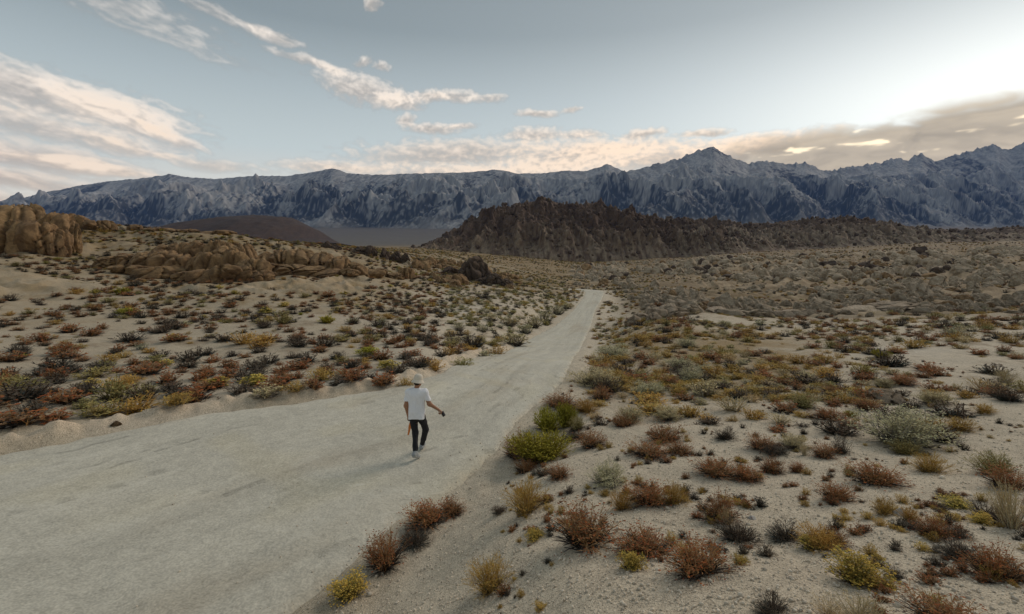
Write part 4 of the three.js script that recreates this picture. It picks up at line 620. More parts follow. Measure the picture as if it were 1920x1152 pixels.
const SLOPE = [['dark_shrub', -13.49, -13.26, 1.69, 0.56], ['olive_shrub', -14.8, -14.48, 1.13, 0.52], ['buckwheat_bush', -21.15, -20.25, 1.49, 0.51], ['buckwheat_bush', -19.91, -21.59, 1.34, 0.41], ['dark_shrub', -17.76, -18.7, 1.58, 0.43], ['olive_shrub', -11.47, -13.86, 1.17, 0.67], ['dark_shrub', -10.83, -14.08, 0.94, 0.54], ['buckwheat_bush', -13.24, -17.4, 1.39, 0.4], ['dark_shrub', -15.47, -17.97, 1.08, 0.34], ['dark_shrub', -12.82, -14.42, 1.03, 0.24], ['buckwheat_bush', -9.74, -15.44, 1.3, 0.49], ['yellow_shrub', -9.55, -15.69, 0.63, 0.36], ['dark_shrub', -15.01, -23.29, 1.09, 0.49], ['dark_shrub', -10.14, -14.6, 0.97, 0.23], ['yellow_shrub', -8.55, -15.88, 0.81, 0.47], ['dark_shrub', -8.36, -14.89, 0.89, 0.35], ['buckwheat_bush', -7.8, -16.32, 0.87, 0.38], ['buckwheat_bush', -5.84, -14.03, 0.84, 0.36], ['sagebrush', -6.83, -13.37, 0.92, 0.31], ['golden_shrub', -6.26, -13.75, 0.76, 0.29], ['buckwheat_bush', -7.01, -18.04, 0.88, 0.38], ['dark_shrub', -5.6, -15.75, 0.94, 0.33], ['buckwheat_bush', -4.85, -14.66, 0.72, 0.34], ['buckwheat_bush', -3.99, -15.07, 1.07, 0.45], ['golden_shrub', -3.4, -15.31, 0.68, 0.36], ['dark_shrub', -3.35, -17.54, 0.86, 0.37], ['golden_shrub', -2.88, -17.89, 1.03, 0.49], ['green_shrub', -6.88, -22.92, 1.07, 0.44], ['yellow_shrub', -4.68, -18.33, 0.77, 0.35], ['buckwheat_bush', -8.75, -19.69, 1.36, 0.42], ['dark_shrub', -10.42, -19.54, 1.17, 0.33], ['buckwheat_bush', -11.29, -11.81, 0.87, 0.27], ['buckwheat_bush', -11.7, -11.26, 1.38, 0.36], ['olive_shrub', -10.77, -12.59, 1.04, 0.4], ['golden_shrub', -10.14, -12.95, 1.32, 0.25], ['golden_shrub', -8.64, -12.35, 0.88, 0.21], ['dark_shrub', -12.22, -12.25, 0.87, 0.23], ['dark_shrub', -2.75, -32.96, 2.34, 1.04], ['golden_shrub', -0.94, -28.21, 1.38, 0.71], ['sagebrush', 0.21, -37.75, 2.77, 1.12], ['sagebrush', 2.62, -59.03, 3.28, 1.5], ['sagebrush', 4.7, -68.16, 3.33, 1.58], ['sagebrush', 1.43, -51.34, 2.28, 1.08], ['sagebrush', -0.29, -52.79, 2.58, 1.23], ['sagebrush', -2.19, -51.96, 2.31, 0.99], ['dark_shrub', -4.01, -32.83, 1.46, 0.69], ['sagebrush', -2.66, -43.59, 1.65, 0.74], ['green_shrub', -31.68, -39.6, 1.5, 0.5], ['green_shrub', -14.54, -37.6, 1.34, 0.64], ['olive_shrub', -2.03, -20.25, 1.04, 0.47], ['sagebrush', -1.44, -25.94, 1.15, 0.55], ['golden_shrub', -3.23, -24.24, 0.97, 0.51], ['buckwheat_bush', -4.76, -22.56, 1.15, 0.43], ['olive_shrub', -8.25, -28.55, 1.27, 0.48], ['sagebrush', 7.52, -79.64, 3.19, 1.51], ['sagebrush', 10.26, -90.49, 3.02, 1.34], ['buckwheat_bush', -14.42, -28.21, 1.57, 0.48], ['dark_shrub', -16.72, -27.87, 1.42, 0.41], ['buckwheat_bush', -19.05, -27.21, 1.51, 0.4], ['dark_shrub', -22.14, -30.19, 1.48, 0.45], ['dark_shrub', -21.53, -27.1, 1.69, 0.46], ['buckwheat_bush', -25.16, -28.66, 1.59, 0.48], ['buckwheat_bush', -25.41, -25.84, 1.61, 0.44], ['dark_shrub', -11.35, -25.53, 1.3, 0.38], ['buckwheat_bush', -9.58, -23.95, 1.17, 0.4], ['olive_shrub', -10.07, -28.32, 1.26, 0.42], ['dark_shrub', -13.3, -19.62, 1.09, 0.33], ['dark_shrub', -16.09, -21.94, 1.07, 0.32], ['buckwheat_bush', -11.74, -19.93, 1.02, 0.34], ['golden_shrub', -17.95, -23.76, 0.79, 0.3]
].map(([k, x, z, w, h]) => ({ k, x, z, w, h }));
for (const q of SLOPE) PLACED.push([q.x, q.z, q.w]);
const grid = new Map(), key = (x, z) => ((x / 1.5) | 0) + ',' + ((z / 1.5) | 0);
const note = (x, z, w) => { const k = key(x, z); grid.has(k) ? grid.get(k).push([x, z, w]) : grid.set(k, [[x, z, w]]); };
for (const [x, z, w] of PLACED) note(x, z, w);
const free = (x, z, w) => { for (let i = -1; i <= 1; i++) for (let j = -1; j <= 1; j++) for (const [a, b, c] of grid.get(key(x + i * 1.5, z + j * 1.5)) ?? []) if (Math.hypot(x - a, z - b) < (w + c) * 0.42) return false; return true; };
const pick = (l) => { let s = rnd() * l.reduce((a, b) => a + b[1], 0); for (const [k, w] of l) if ((s -= w) <= 0) return k; return l[0][0]; };
const wild = [];
reseed(1203);
for (let n = 0; n < 60000; n++) {
  const th = rr(-60, 60), r = 6 * Math.pow(40, Math.sqrt(rnd())), x = r * Math.sin(th * DEG), z = -r * Math.cos(th * DEG), zf = -z;
  const left = x < 2 + zf * 0.1 && th < 9, m = fbm(x * 0.09, z * 0.09, 3), m2 = fbm(x * 0.25 + 7, z * 0.25, 2);
  if (r < 11 || (r < 16 && th > -9 && left)) continue;
  let d = left ? 0.52 * sstep(-0.55, 0.5, m + 0.5 * m2) : 0.62 * sstep(-0.35, 0.35, m + 0.3 * m2) * (th > 30 && r < 45 ? 0.55 : 1) * (1 - 0.4 * sstep(50, 80, r) * sstep(10, 16, th));
  if (left) d *= 1 + 0.8 * sstep(38, 60, r);
  if (left && th < -38 && r > 34 && r < 70) d *= 0.35;               // the bare sand fan below the boulders
  if (rnd() > d) continue;
  const gi = groundInfo(x, z); if (gi.out < (left ? 1.0 : 0.5) || gi.rock > 0.75) continue;
  const w = Math.min(2.4, (left ? rr(0.4, 1.45) : rr(0.35, 1.25)) * (rnd() < 0.15 ? 1.4 : 1) * lerp(0.9, 1.15, sstep(40, 120, r)));
  if (!free(x, z, w)) continue; note(x, z, w);
  const wash = th > -8 && th < 12 && r > 28;
  const k = left ? (wash ? pick([['sagebrush', 3], ['olive_shrub', 3], ['golden_shrub', 2.5], ['dark_shrub', 2], ['yellow_shrub', 0.8]]) : pick([['dark_shrub', 4.4], ['buckwheat_bush', 4.2], ['olive_shrub', 0.9], ['golden_shrub', 1.0], ['yellow_shrub', 0.2], ['green_shrub', 0.04], ['sagebrush', 0.12]]))
    : th < 28 ? pick([['golden_shrub', 3.8], ['dry_grass_tuft', 1.0], ['dark_shrub', 1.8], ['buckwheat_bush', 2.2], ['sagebrush', 0.6], ['olive_shrub', 1.4]]) : pick([['buckwheat_bush', 2.6], ['dark_shrub', 2.2], ['golden_shrub', 2], ['dry_grass_tuft', 0.7], ['sagebrush', 0.4], ['olive_shrub', 0.8]]);
  wild.push({ k, x, z, w, h: w * rr(0.34, 0.52), y: gi.h });
}
const many = [...SLOPE.map((q) => ({ ...q, y: groundY(q.x, q.z), hand: true })), ...wild].map((q) => ({ ...q, app: q.w / Math.hypot(q.x, q.z) + (q.hand ? 1 : 0) })).sort((a, b) => b.app - a.app);
reseed(77);
const single = many.slice(0, 430), mass = many.slice(430);
for (const q of single) {
  const o = new THREE.Mesh(farForm[q.k][(rnd() * 3) | 0], plantTints[(rnd() * 4) | 0]), [c, n] = KINDLABEL[q.k], wh = where(q.x, -q.z); o.name = numbered(q.k); o.castShadow = o.receiveShadow = true;
  o.position.set(q.x, q.y - 0.02, q.z); o.rotation.y = rr(0, 6.28); o.scale.set(q.w * 1.1, Math.max(q.h, q.w * 0.36), q.w * 1.1); scene.add(o); tag(o, sizeWord(q.w) + c + ' ' + n + ' ' + wh, CAT[q.k], sizeWord(q.w) + c + ' ' + n + ' ' + wh);
}
const tint = () => { const k = rr(0.7, 1.12); return new THREE.Color().setRGB(k * rr(0.94, 1.06), k, k * rr(0.9, 1.08)); };
for (const k in KIND) [0, 1, 2].forEach((v) => { const l = mass.filter((q, i) => q.k === k && i % 3 === v).map((q) => ({ x: q.x, y: q.y - 0.03, z: q.z, s: q.w * 1.1, h: Math.max(q.h, q.w * 0.36), a: rr(0, 6.28), c: tint() })); if (l.length) scatter('scrub', Math.hypot(l[0].x, l[0].z) < 60 ? farForm[k][v] : tinyForm[k][v], plantMat, l, 'scattered ' + KINDLABEL[k].join(' ') + ' scrub covering the valley', 'scrub'); });
// scrub far out on the valley floor and between the rocks
{ const far = {}; reseed(4242);
  for (let n = 0; n < 42000; n++) {
    const th = rr(-52, 52), r = 110 * Math.pow(9, Math.sqrt(rnd())), x = r * Math.sin(th * DEG), z = -r * Math.cos(th * DEG), m = fbm(x * 0.015, z * 0.015, 3), gi0 = sstep(-0.4, 0.2, m);
    if (rnd() > gi0 * (1 - 0.3 * sstep(12, 18, th))) continue; const gi = groundInfo(x, z); if (gi.out < 1) continue;
    const k = th < 16 ? pick([['golden_shrub', 4], ['olive_shrub', 3], ['dark_shrub', 2.2], ['sagebrush', 0.8]]) : pick([['dark_shrub', 1.6], ['olive_shrub', 1.2], ['buckwheat_bush', 1.2], ['golden_shrub', 2.6]]), w = rr(0.7, 1.9) * lerp(1, 1.7, sstep(250, 800, r));
    (far[k] ??= []).push({ x, y: gi.h - 0.05, z, s: w, h: w * rr(0.35, 0.6), a: rr(0, 6.28), c: tint() });
  }
  for (const k in far) scatter('distant_scrub', tinyForm[k][1], plantMat, far[k], 'far off ' + KINDLABEL[k].join(' ') + ' scrub on the valley floor', 'scrub'); }
// dry grass matting the slope right of the road and the foot of the boulder slope
{ reseed(2024); const g = [[], [], []];
  for (let n = 0; n < 6500; n++) {
    const l = n % 3 === 0, th = l ? rr(-46, -4) : rr(8, 37), r = l ? rr(30, 120) : 15 * Math.pow(3.6, rnd()), x = r * Math.sin(th * DEG), z = -r * Math.cos(th * DEG);
    if (rnd() > sstep(0.0, 0.45, fbm(x * 0.12, z * 0.12, 3) + 0.4 * n2(x * 0.9, z * 0.9)) * (l ? 0.6 : 1)) continue; const gi = groundInfo(x, z); if (gi.out < 1.2) continue;
    const s = rr(0.2, 0.6); g[n % 5 < 2 ? 1 : n % 7 === 0 ? 2 : 0].push({ x, y: gi.h - 0.02, z, s, h: s * rr(0.25, 0.5), a: rr(0, 6.28), c: tint() });
  }
  ['golden_shrub', 'dry_grass_tuft', 'olive_shrub'].forEach((k, i) => scatter('dry_grass', tinyForm[k][i], plantMat, g[i], 'dry golden grass matting the slopes beside the road', 'grass')); }
// loose stones and dead twigs on the sand
{ reseed(99); const st = [[], [], []], tw = [], fallen = [];
  for (let n = 0; n < 46000; n++) {
    const th = rr(-58, 58), r = 2.2 * Math.pow(9, Math.pow(rnd(), 0.75)), x = r * Math.sin(th * DEG), z = -r * Math.cos(th * DEG), q = r < 24 ? roadAt(x, -z) : { out: 9 };
    if (q.out < -0.05 && rnd() > 0.012 + 0.4 * Math.exp(q.out * 3)) continue;
    const y = q.out < 0 ? roadY(-z) + 0.03 : groundY(x, z), s = 0.006 + 0.016 * Math.pow(rnd(), 4) + (rnd() < 0.004 ? 0.025 : 0), k = rr(1.0, 1.7);
    st[n % 3].push({ x, y: y + s * 0.1, z, s: s * 2, h: s * 1.5, d: s * 1.6, a: rr(0, 6.28), tx: rr(-0.4, 0.4), tz: rr(-0.4, 0.4), c: new THREE.Color().setRGB(k, k * 0.97, k * 0.92) });
    if (n % 9 === 0 && q.out > 0.1) tw.push({ x, y: y + 0.008, z, s: rr(0.05, 0.2), h: 1, d: 1, a: rr(0, 6.28), tz: rr(-0.15, 0.15), c: tint() });
  }
  const weeds = [[], [], []]; reseed(612);
  for (let n = 0; n < 2600; n++) { const th = rr(-2, 56), r = 2.6 * Math.pow(10, Math.pow(rnd(), 0.7)), x = r * Math.sin(th * DEG), z = -r * Math.cos(th * DEG); if (rnd() > sstep(-0.1, 0.5, fbm(x * 0.7, z * 0.7, 3) + 0.12)) continue; const gi = groundInfo(x, z); if (gi.out < 0.15) continue; const s = rr(0.05, 0.2); weeds[n % 3].push({ x, y: gi.h - 0.004, z, s, h: s * rr(0.35, 0.7), a: rr(0, 6.28), c: tint() }); }
  ['dark_shrub', 'golden_shrub', 'buckwheat_bush'].forEach((k, i) => scatter('weeds', farForm[k][i], plantMat, weeds[i], 'tiny dry weeds dotted over the sand bank', 'weeds'));
  const pebble = [71, 72, 73].map((s) => boulderGeo(s, 1, 0.9, [0.5, 0.46, 0.39], [0.36, 0.31, 0.24], 0.6)), pm = mat({ vertexColors: true });
  st.forEach((l, i) => scatter('gravel', pebble[i], pm, l, 'loose gravel strewn over the sand bank and road edge', 'gravel'));
  const t = new Tris(); t.stem([-0.5, 0, 0], [0, 0.004, 0.05], [0.5, 0, -0.02], 0.0035, 0.002, 3, [0.2, 0.155, 0.115]); t.stem([0, 0.002, 0.02], [0.1, 0.01, 0.06], [0.25, 0.006, 0.1], 0.0025, 0.001, 1, [0.2, 0.155, 0.115]); scatter('twig_litter', t.geo(), plantMat, tw, 'dead twigs littering the sand bank', 'litter').userData.kind = 'stuff';
  reseed(55); const buds = new Tris(); buds.bud([0, 0.3, 0], 0.5, [0.28, 0.075, 0.035]);
  for (const [kind, x, z, w] of NEAR) if (kind === 'buckwheat_bush') for (let k = 0; k < 30; k++) { const a = rr(0, 6.28), r = w * (0.35 + 0.5 * Math.abs(rr(-1, 1) * rnd())), X = x + r * Math.cos(a), Z = z + r * Math.sin(a), s = rr(0.008, 0.016); fallen.push({ x: X, y: groundY(X, Z) + 0.035, z: Z, s, h: s, a, c: tint() }); }
  scatter('fallen_flower_litter', buds.geo(), plantMat, fallen, 'fallen rust flower heads around the bushes', 'litter'); }

// ---------- the walker ----------
// distance fields joined smoothly and meshed cell by cell (surface nets)
function netGeo(f, lo, hi, cell) {
  const n = [0, 1, 2].map((k) => Math.ceil((hi[k] - lo[k]) / cell) + 1), [nx, ny, nz] = n, D = new Float32Array(nx * ny * nz), at = (i, j, k) => (k * ny + j) * nx + i;
  for (let k = 0; k < nz; k++) for (let j = 0; j < ny; j++) for (let i = 0; i < nx; i++) D[at(i, j, k)] = f(lo[0] + i * cell, lo[1] + j * cell, lo[2] + k * cell);
  const V = new Int32Array(nx * ny * nz).fill(-1), P = [], I = [], E = [[0, 1], [0, 2], [0, 4], [1, 3], [1, 5], [2, 3], [2, 6], [3, 7], [4, 5], [4, 6], [5, 7], [6, 7]];
  for (let k = 0; k < nz - 1; k++) for (let j = 0; j < ny - 1; j++) for (let i = 0; i < nx - 1; i++) {
    const c = [0, 1, 2, 3, 4, 5, 6, 7].map((q) => D[at(i + (q & 1), j + ((q >> 1) & 1), k + (q >> 2))]); let m = 0; for (let q = 0; q < 8; q++) if (c[q] < 0) m++;
    if (m === 0 || m === 8) continue; let x = 0, y = 0, z = 0, s = 0;
    for (const [a, b] of E) if ((c[a] < 0) !== (c[b] < 0)) { const t = c[a] / (c[a] - c[b]); x += (a & 1) + t * ((b & 1) - (a & 1)); y += ((a >> 1) & 1) + t * (((b >> 1) & 1) - ((a >> 1) & 1)); z += (a >> 2) + t * ((b >> 2) - (a >> 2)); s++; }
    V[at(i, j, k)] = P.length / 3; P.push(lo[0] + (i + x / s) * cell, lo[1] + (j + y / s) * cell, lo[2] + (k + z / s) * cell);
  }
  const quad = (a, b, c, d, flip) => { if (a < 0 || b < 0 || c < 0 || d < 0) return; flip ? I.push(a, c, b, a, d, c) : I.push(a, b, c, a, c, d); };
  for (let k = 1; k < nz - 1; k++) for (let j = 1; j < ny - 1; j++) for (let i = 1; i < nx - 1; i++) {
    const d0 = D[at(i, j, k)] < 0;
    if (d0 !== D[at(i + 1, j, k)] < 0) quad(V[at(i, j - 1, k - 1)], V[at(i, j, k - 1)], V[at(i, j, k)], V[at(i, j - 1, k)], !d0);
    if (d0 !== D[at(i, j + 1, k)] < 0) quad(V[at(i - 1, j, k - 1)], V[at(i - 1, j, k)], V[at(i, j, k)], V[at(i, j, k - 1)], !d0);
    if (d0 !== D[at(i, j, k + 1)] < 0) quad(V[at(i - 1, j - 1, k)], V[at(i, j - 1, k)], V[at(i, j, k)], V[at(i - 1, j, k)], !d0);
  }
  const g = new THREE.BufferGeometry(); g.setAttribute('position', new THREE.BufferAttribute(new Float32Array(P), 3)); g.setIndex(I); g.computeVertexNormals(); return g;
}
const bone = (a, b, r0, r1, sx = 1) => (x, y, z) => { const dx = b[0] - a[0], dy = b[1] - a[1], dz = b[2] - a[2], t = clamp(((x - a[0]) * dx + (y - a[1]) * dy + (z - a[2]) * dz) / (dx * dx + dy * dy + dz * dz + 1e-9)); return Math.hypot((x - a[0] - t * dx) / sx, y - a[1] - t * dy, z - a[2] - t * dz) - lerp(r0, r1, t); };
const egg = (c, r) => (x, y, z) => { const a = (x - c[0]) / r[0], b = (y - c[1]) / r[1], d = (z - c[2]) / r[2], l = Math.hypot(a, b, d); return (l - 1) * Math.min(r[0], r[1], r[2]); };
const smin = (a, b, k) => { const h = clamp(0.5 + 0.5 * (b - a) / k); return lerp(b, a, h) - k * h * (1 - h); };
const joined = (list, k) => (x, y, z) => { let d = 9; for (const f of list) d = smin(d, f(x, y, z), k); return d; };
{
  const WX = -1.93, WZ = -9.68, K = 0.935, WY = roadY(9.68) + 0.035;
  const person = thing('person', 'person in white t-shirt, black trousers and cream bucket hat walking away down the road', 'person', WX, WY, WZ);
  person.scale.setScalar(K);
  const J = { neck: [0.0, 1.44, 0.0], head: [0.03, 1.615, -0.025], chest: [0.015, 1.28, 0.0], waist: [0.0, 1.02, 0.0], hipL: [-0.075, 0.90, 0.0], hipR: [0.095, 0.90, -0.01], kneeL: [-0.03, 0.50, -0.03], ankL: [0.015, 0.17, 0.20], toeL: [0.06, 0.03, 0.06], kneeR: [0.165, 0.50, -0.21], ankR: [0.045, 0.09, -0.40], toeR: [0.06, 0.035, -0.60],
    shL: [-0.165, 1.39, 0.01], elL: [-0.215, 1.11, 0.035], wrL: [-0.185, 0.875, -0.03], shR: [0.185, 1.39, 0.0], elR: [0.275, 1.125, -0.03], wrR: [0.455, 0.965, -0.14] };
  const armL = [bone(J.shL, J.elL, 0.052, 0.043), bone(J.elL, J.wrL, 0.043, 0.028)], armR = [bone(J.shR, J.elR, 0.052, 0.043), bone(J.elR, J.wrR, 0.043, 0.028)];
  const trunk = [bone(J.shL, J.shR, 0.055, 0.055), bone([-0.055, 1.31, 0.0], [-0.045, 1.05, 0.0], 0.112, 0.100), bone([0.075, 1.31, 0.0], [0.055, 1.05, 0.0], 0.112, 0.100), bone([-0.05, 0.95, 0.0], [0.055, 0.95, 0.0], 0.105, 0.105), bone([-0.085, 1.375, 0.015], [0.105, 1.375, 0.015], 0.078, 0.078)];
  const legL = [bone(J.hipL, J.kneeL, 0.088, 0.058), bone(J.kneeL, J.ankL, 0.056, 0.038)], legR = [bone(J.hipR, J.kneeR, 0.088, 0.058), bone(J.kneeR, J.ankR, 0.056, 0.038)];
  const skinF = joined([...trunk, ...armL, ...armR, ...legL, ...legR, bone(J.neck, [0.02, 1.54, -0.01], 0.056, 0.053), bone(J.ankL, J.toeL, 0.035, 0.028), bone(J.ankR, J.toeR, 0.035, 0.028)], 0.045);
  const h = J.head, fx = 0.35, fz = -0.937;                          // the head is turned a little to the right
  const F = (a, s, y) => [h[0] + fx * a - fz * s, h[1] + y, h[2] + fz * a + fx * s];
  const headF = joined([egg([h[0], h[1] + 0.035, h[2]], [0.077, 0.097, 0.092]), egg(F(0.035, 0, -0.055), [0.056, 0.065, 0.06]), bone(F(0.085, 0, 0.015), F(0.105, 0, -0.025), 0.009, 0.014), egg(F(0.082, 0, -0.065), [0.024, 0.012, 0.018]), egg(F(0.0, 0.079, -0.005), [0.014, 0.03, 0.02]), egg(F(0.0, -0.079, -0.005), [0.014, 0.03, 0.02]), bone(F(0.082, -0.035, 0.022), F(0.082, 0.035, 0.022), 0.012, 0.012), egg(F(0.076, 0.03, 0.006), [0.013, 0.009, 0.013]), egg(F(0.076, -0.03, 0.006), [0.013, 0.009, 0.013]), bone(J.neck, [0.02, 1.55, -0.015], 0.054, 0.052)], 0.018);
  const hand = (wr, dir, palm, curl) => {                            // palm, four fingers closing towards the palm side, and a thumb off its side
    const d = new THREE.Vector3(...dir).normalize(), pn = new THREE.Vector3(...palm).addScaledVector(d, -new THREE.Vector3(...palm).dot(d)).normalize(), s = new THREE.Vector3().crossVectors(d, pn), W = new THREE.Vector3(...wr), at = (a, b, c) => W.clone().addScaledVector(d, a).addScaledVector(s, b).addScaledVector(pn, c).toArray(), l = [bone(wr, at(0.075, 0.016, 0), 0.026, 0.018), bone(at(0.01, -0.012, 0), at(0.078, -0.024, 0), 0.02, 0.016), bone(at(0.02, 0.02, 0), at(0.08, 0.028, 0), 0.02, 0.015)];
    [[-0.03, 0.78], [-0.011, 0.95], [0.009, 1], [0.028, 0.92]].forEach(([b, len]) => { let p = [0.08, b, 0], a = 0.25 * curl; for (const q of [0.04, 0.027, 0.022]) { a += 0.75 * curl; const n = [p[0] + q * len * Math.cos(a), b * 1.02, p[2] + q * len * Math.sin(a)]; l.push(bone(at(...p), at(...n), 0.0095, 0.0085)); p = n; } });
    l.push(bone(at(0.025, 0.028, 0.006), at(0.055, 0.052, 0.02 * curl + 0.006), 0.012, 0.011), bone(at(0.055, 0.052, 0.02 * curl + 0.006), at(0.085, 0.055, 0.042 * curl), 0.0105, 0.009));
    return joined(l, 0.008);
  };
  const hr = hand(J.wrR, [0.72, -0.62, -0.3], [-0.5, -0.75, 0.25], 1.15), hl = hand(J.wrL, [0.08, -0.98, -0.15], [0.95, 0.05, -0.1], 1.0);
  const around = (p, e) => [p.map((v) => v - e), p.map((v) => v + e)];
  const parts = [netGeo(skinF, [-0.36, -0.02, -0.72], [0.56, 1.6, 0.36], 0.0125), netGeo(headF, [h[0] - 0.16, 1.40, h[2] - 0.16], [h[0] + 0.16, 1.80, h[2] + 0.16], 0.006), netGeo(hr, ...around([0.52, 0.90, -0.16], 0.15), 0.004), netGeo(hl, ...around([-0.165, 0.80, -0.04], 0.14), 0.004)];
  const body = part('body', mergeGeometries(parts), mat({ color: col(0.33, 0.165, 0.09), roughness: 0.65 }), person);
  // clothes follow the body a finger's width off it
  const fold = (x, y, z) => 0.009 * n3(x * 14 + 4, y * 8, z * 14) + 0.006 * n3(x * 30 + y * 9, y * 17 + 7, z * 30);
  const shirtF = joined([...trunk, bone([-0.05, 1.05, 0.0], [-0.058, 0.835, 0.008], 0.107, 0.124), bone([0.055, 1.05, 0.0], [0.068, 0.835, 0.008], 0.107, 0.124), bone(J.shL, [-0.195, 1.22, 0.03], 0.053, 0.056), bone(J.shR, [0.243, 1.22, -0.018], 0.053, 0.056), bone([0, 1.43, 0], [0.01, 1.475, 0], 0.06, 0.05)], 0.05);
  const cutArm = (x, y, z) => Math.max(-(y - 1.225 + 0.12 * (x - 0.25)) * (x > 0.2 ? 1 : 0), 0);
  part('t_shirt', netGeo((x, y, z) => { let d = shirtF(x, y, z) - 0.014 + fold(x, y, z); d = Math.max(d, 0.828 + 0.02 * Math.cos(x * 9) - y, y - 1.488); if (x < -0.155 && y < 1.3) d = Math.max(d, 1.215 - y); if (x > 0.185 && y < 1.3) d = Math.max(d, 1.21 + 0.25 * (0.25 - x) - y); return d; }, [-0.36, 0.78, -0.22], [0.44, 1.54, 0.24], 0.009), mat({ color: col(0.80, 0.81, 0.83) }), person);
  const trouF = joined([bone([-0.065, 0.92, 0.0], [0.07, 0.92, 0.0], 0.098, 0.098), bone(J.hipL, J.kneeL, 0.09, 0.066), bone(J.kneeL, J.ankL, 0.066, 0.050), bone(J.hipR, J.kneeR, 0.09, 0.068), bone(J.kneeR, J.ankR, 0.066, 0.050), bone([-0.065, 0.86, 0.03], [0.07, 0.86, 0.03], 0.08, 0.08)], 0.03);
  const ankleCut = (a, k) => { const d = [0, 1, 2].map((q) => a[q] - k[q]), l = Math.hypot(...d); return (x, y, z) => ((x - a[0]) * d[0] + (y - a[1]) * d[1] + (z - a[2]) * d[2]) / l + 0.015; }, cl = ankleCut(J.ankL, J.kneeL), crr = ankleCut(J.ankR, J.kneeR);
  part('trousers', netGeo((x, y, z) => { let d = trouF(x, y, z) - 0.002 + 0.9 * fold(x, y, z); d = Math.max(d, y - 0.885); if (y < 0.3) d = Math.max(d, z > -0.1 ? cl(x, y, z) : crr(x, y, z)); return d; }, [-0.26, -0.02, -0.56], [0.34, 1.02, 0.36], 0.0105), mat({ color: col(0.012, 0.012, 0.015), roughness: 0.9 }), person);
  const shoe = (ank, toe, heel) => { const up = bone(ank, [lerp(ank[0], toe[0], 0.35), lerp(ank[1], toe[1], 0.35), lerp(ank[2], toe[2], 0.35)], 0.043, 0.046), f = joined([up, bone(heel, toe, 0.041, 0.037, 1.05), bone(ank, heel, 0.043, 0.041)], 0.03); return f; };
  const hL = [0.0, 0.14, 0.255], hR = [0.04, 0.05, -0.345], grey = mat({ color: col(0.30, 0.315, 0.315), roughness: 0.85 }), soleM = mat({ color: col(0.36, 0.36, 0.34), roughness: 0.9 });
  for (const [a, t, he, lo, hi] of [[J.ankL, J.toeL, hL, [-0.14, -0.03, -0.02], [0.14, 0.26, 0.38]], [J.ankR, J.toeR, hR, [-0.04, -0.03, -0.70], [0.2, 0.2, -0.26]]]) {
    const s = part('shoe', netGeo((x, y, z) => Math.max(shoe(a, t, he)(x, y, z), -(y + 0.005)), lo, hi, 0.007), grey, person), d = [0, 1, 2].map((q) => t[q] - he[q]), l = Math.hypot(...d), n = [0, -d[2] / l * -1, 0];
    part('sole', netGeo(joined([bone([he[0], he[1] - 0.026 * Math.abs(d[2]) / l, he[2] + 0.03 * (a === J.ankL ? 0.6 : 0)], [t[0], Math.max(0.012, t[1] - 0.022), t[2] + 0.005], 0.030, 0.026, 1.25)], 0.01), lo, hi, 0.007), soleM, s);
  }
  // the bucket hat, tipped to the right with the head
  const hat = part('hat', new THREE.LatheGeometry([[0, 0.132], [0.035, 0.129], [0.062, 0.119], [0.083, 0.102], [0.095, 0.074], [0.103, 0.03], [0.107, 0.0], [0.104, -0.002], [0.099, 0.03], [0.092, 0.07], [0.086, 0.095], [0.06, 0.112], [0, 0.12]].map((p) => new THREE.Vector2(...p)), 40), mat({ color: col(0.66, 0.60, 0.49) }), person);
  hat.position.set(h[0] + 0.002, h[1] + 0.035, h[2] - 0.004); hat.rotation.set(-0.1, 0, -0.13); hat.scale.setScalar(0.96);
  part('brim', new THREE.LatheGeometry([[0.104, 0.012], [0.109, 0.004], [0.125, -0.022], [0.148, -0.05], [0.151, -0.051], [0.150, -0.056], [0.123, -0.03], [0.105, -0.002]].map((p) => new THREE.Vector2(...p)), 44), mat({ color: col(0.66, 0.60, 0.49) }), hat);
  part('hair', netGeo(joined([egg([h[0] - 0.018, h[1] - 0.005, h[2] + 0.03], [0.074, 0.075, 0.07])], 0.01), [h[0] - 0.12, h[1] - 0.1, h[2] - 0.06], [h[0] + 0.1, h[1] + 0.1, h[2] + 0.12], 0.008), mat({ color: col(0.025, 0.017, 0.012) }), person);
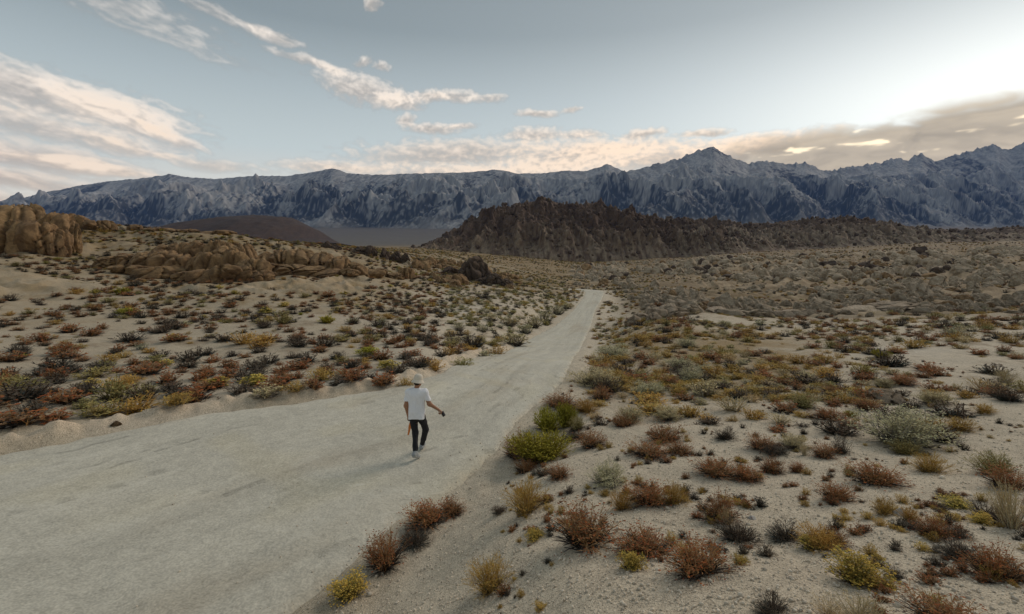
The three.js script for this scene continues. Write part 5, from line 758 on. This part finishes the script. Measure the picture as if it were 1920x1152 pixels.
  // what the hands hold
  const cam = thing('camera', 'small black camera held out in the right hand of the walker', 'camera', WX + 0.552 * K, WY + 0.855 * K, WZ - 0.185 * K); cam.rotation.set(0.2, -0.5, 0.65);
  const blackM = mat({ color: col(0.012, 0.012, 0.014), roughness: 0.45 }), ring = mat({ color: col(0.05, 0.05, 0.055), roughness: 0.35 });
  part('body', new THREE.LatheGeometry([[0, -0.05], [0.03, -0.05], [0.034, -0.046], [0.034, 0.02], [0.037, 0.024], [0.037, 0.05], [0.034, 0.054], [0, 0.054]].map((p) => new THREE.Vector2(...p)), 28), blackM, cam); part('ring', new THREE.TorusGeometry(0.036, 0.003, 8, 28).rotateX(Math.PI / 2), ring, cam);
  const st = new Tris(), P0 = [[0, 0, 0], [0.006, -0.07, 0.004], [-0.012, -0.17, 0.008], [-0.03, -0.27, 0.0], [-0.052, -0.36, -0.012]], WID = [0.014, 0.024, 0.03, 0.028, 0.016], TH = 0.004;
  for (let i = 0; i < 4; i++) { const c = (k, sx, sz) => [P0[k][0] + sx * WID[k] * (k % 2 ? 0.8 : 1), P0[k][1], P0[k][2] + sz * TH + sx * 0.3 * WID[k]], o = [0.62, 0.20, 0.045]; for (const [a, b] of [[[-1, 1], [1, 1]], [[1, -1], [-1, -1]], [[1, 1], [1, -1]], [[-1, -1], [-1, 1]]]) st.quad(c(i, ...a), c(i, ...b), c(i + 1, ...b), c(i + 1, ...a), o); if (i === 3) st.quad(c(4, -1, 1), c(4, 1, 1), c(4, 1, -1), c(4, -1, -1), o); }
  const strap = thing('strap', 'orange cloth strap dangling from the left hand of the walker', 'strap', WX - 0.13 * K, WY + 0.83 * K, WZ - 0.03 * K);
  part('ribbon', st.geo(), mat({ vertexColors: true, side: THREE.DoubleSide }), strap);
  const loop = part('loop', new THREE.TorusGeometry(0.032, 0.007, 8, 24), blackM, strap); loop.position.set(-0.03, -0.02, 0); loop.scale.y = 1.3; loop.rotation.y = 0.5;
}

scene.fog = new THREE.FogExp2(new THREE.Color().setRGB(0.17, 0.37, 1.0), 0.00002);
renderer.render(scene, camera);
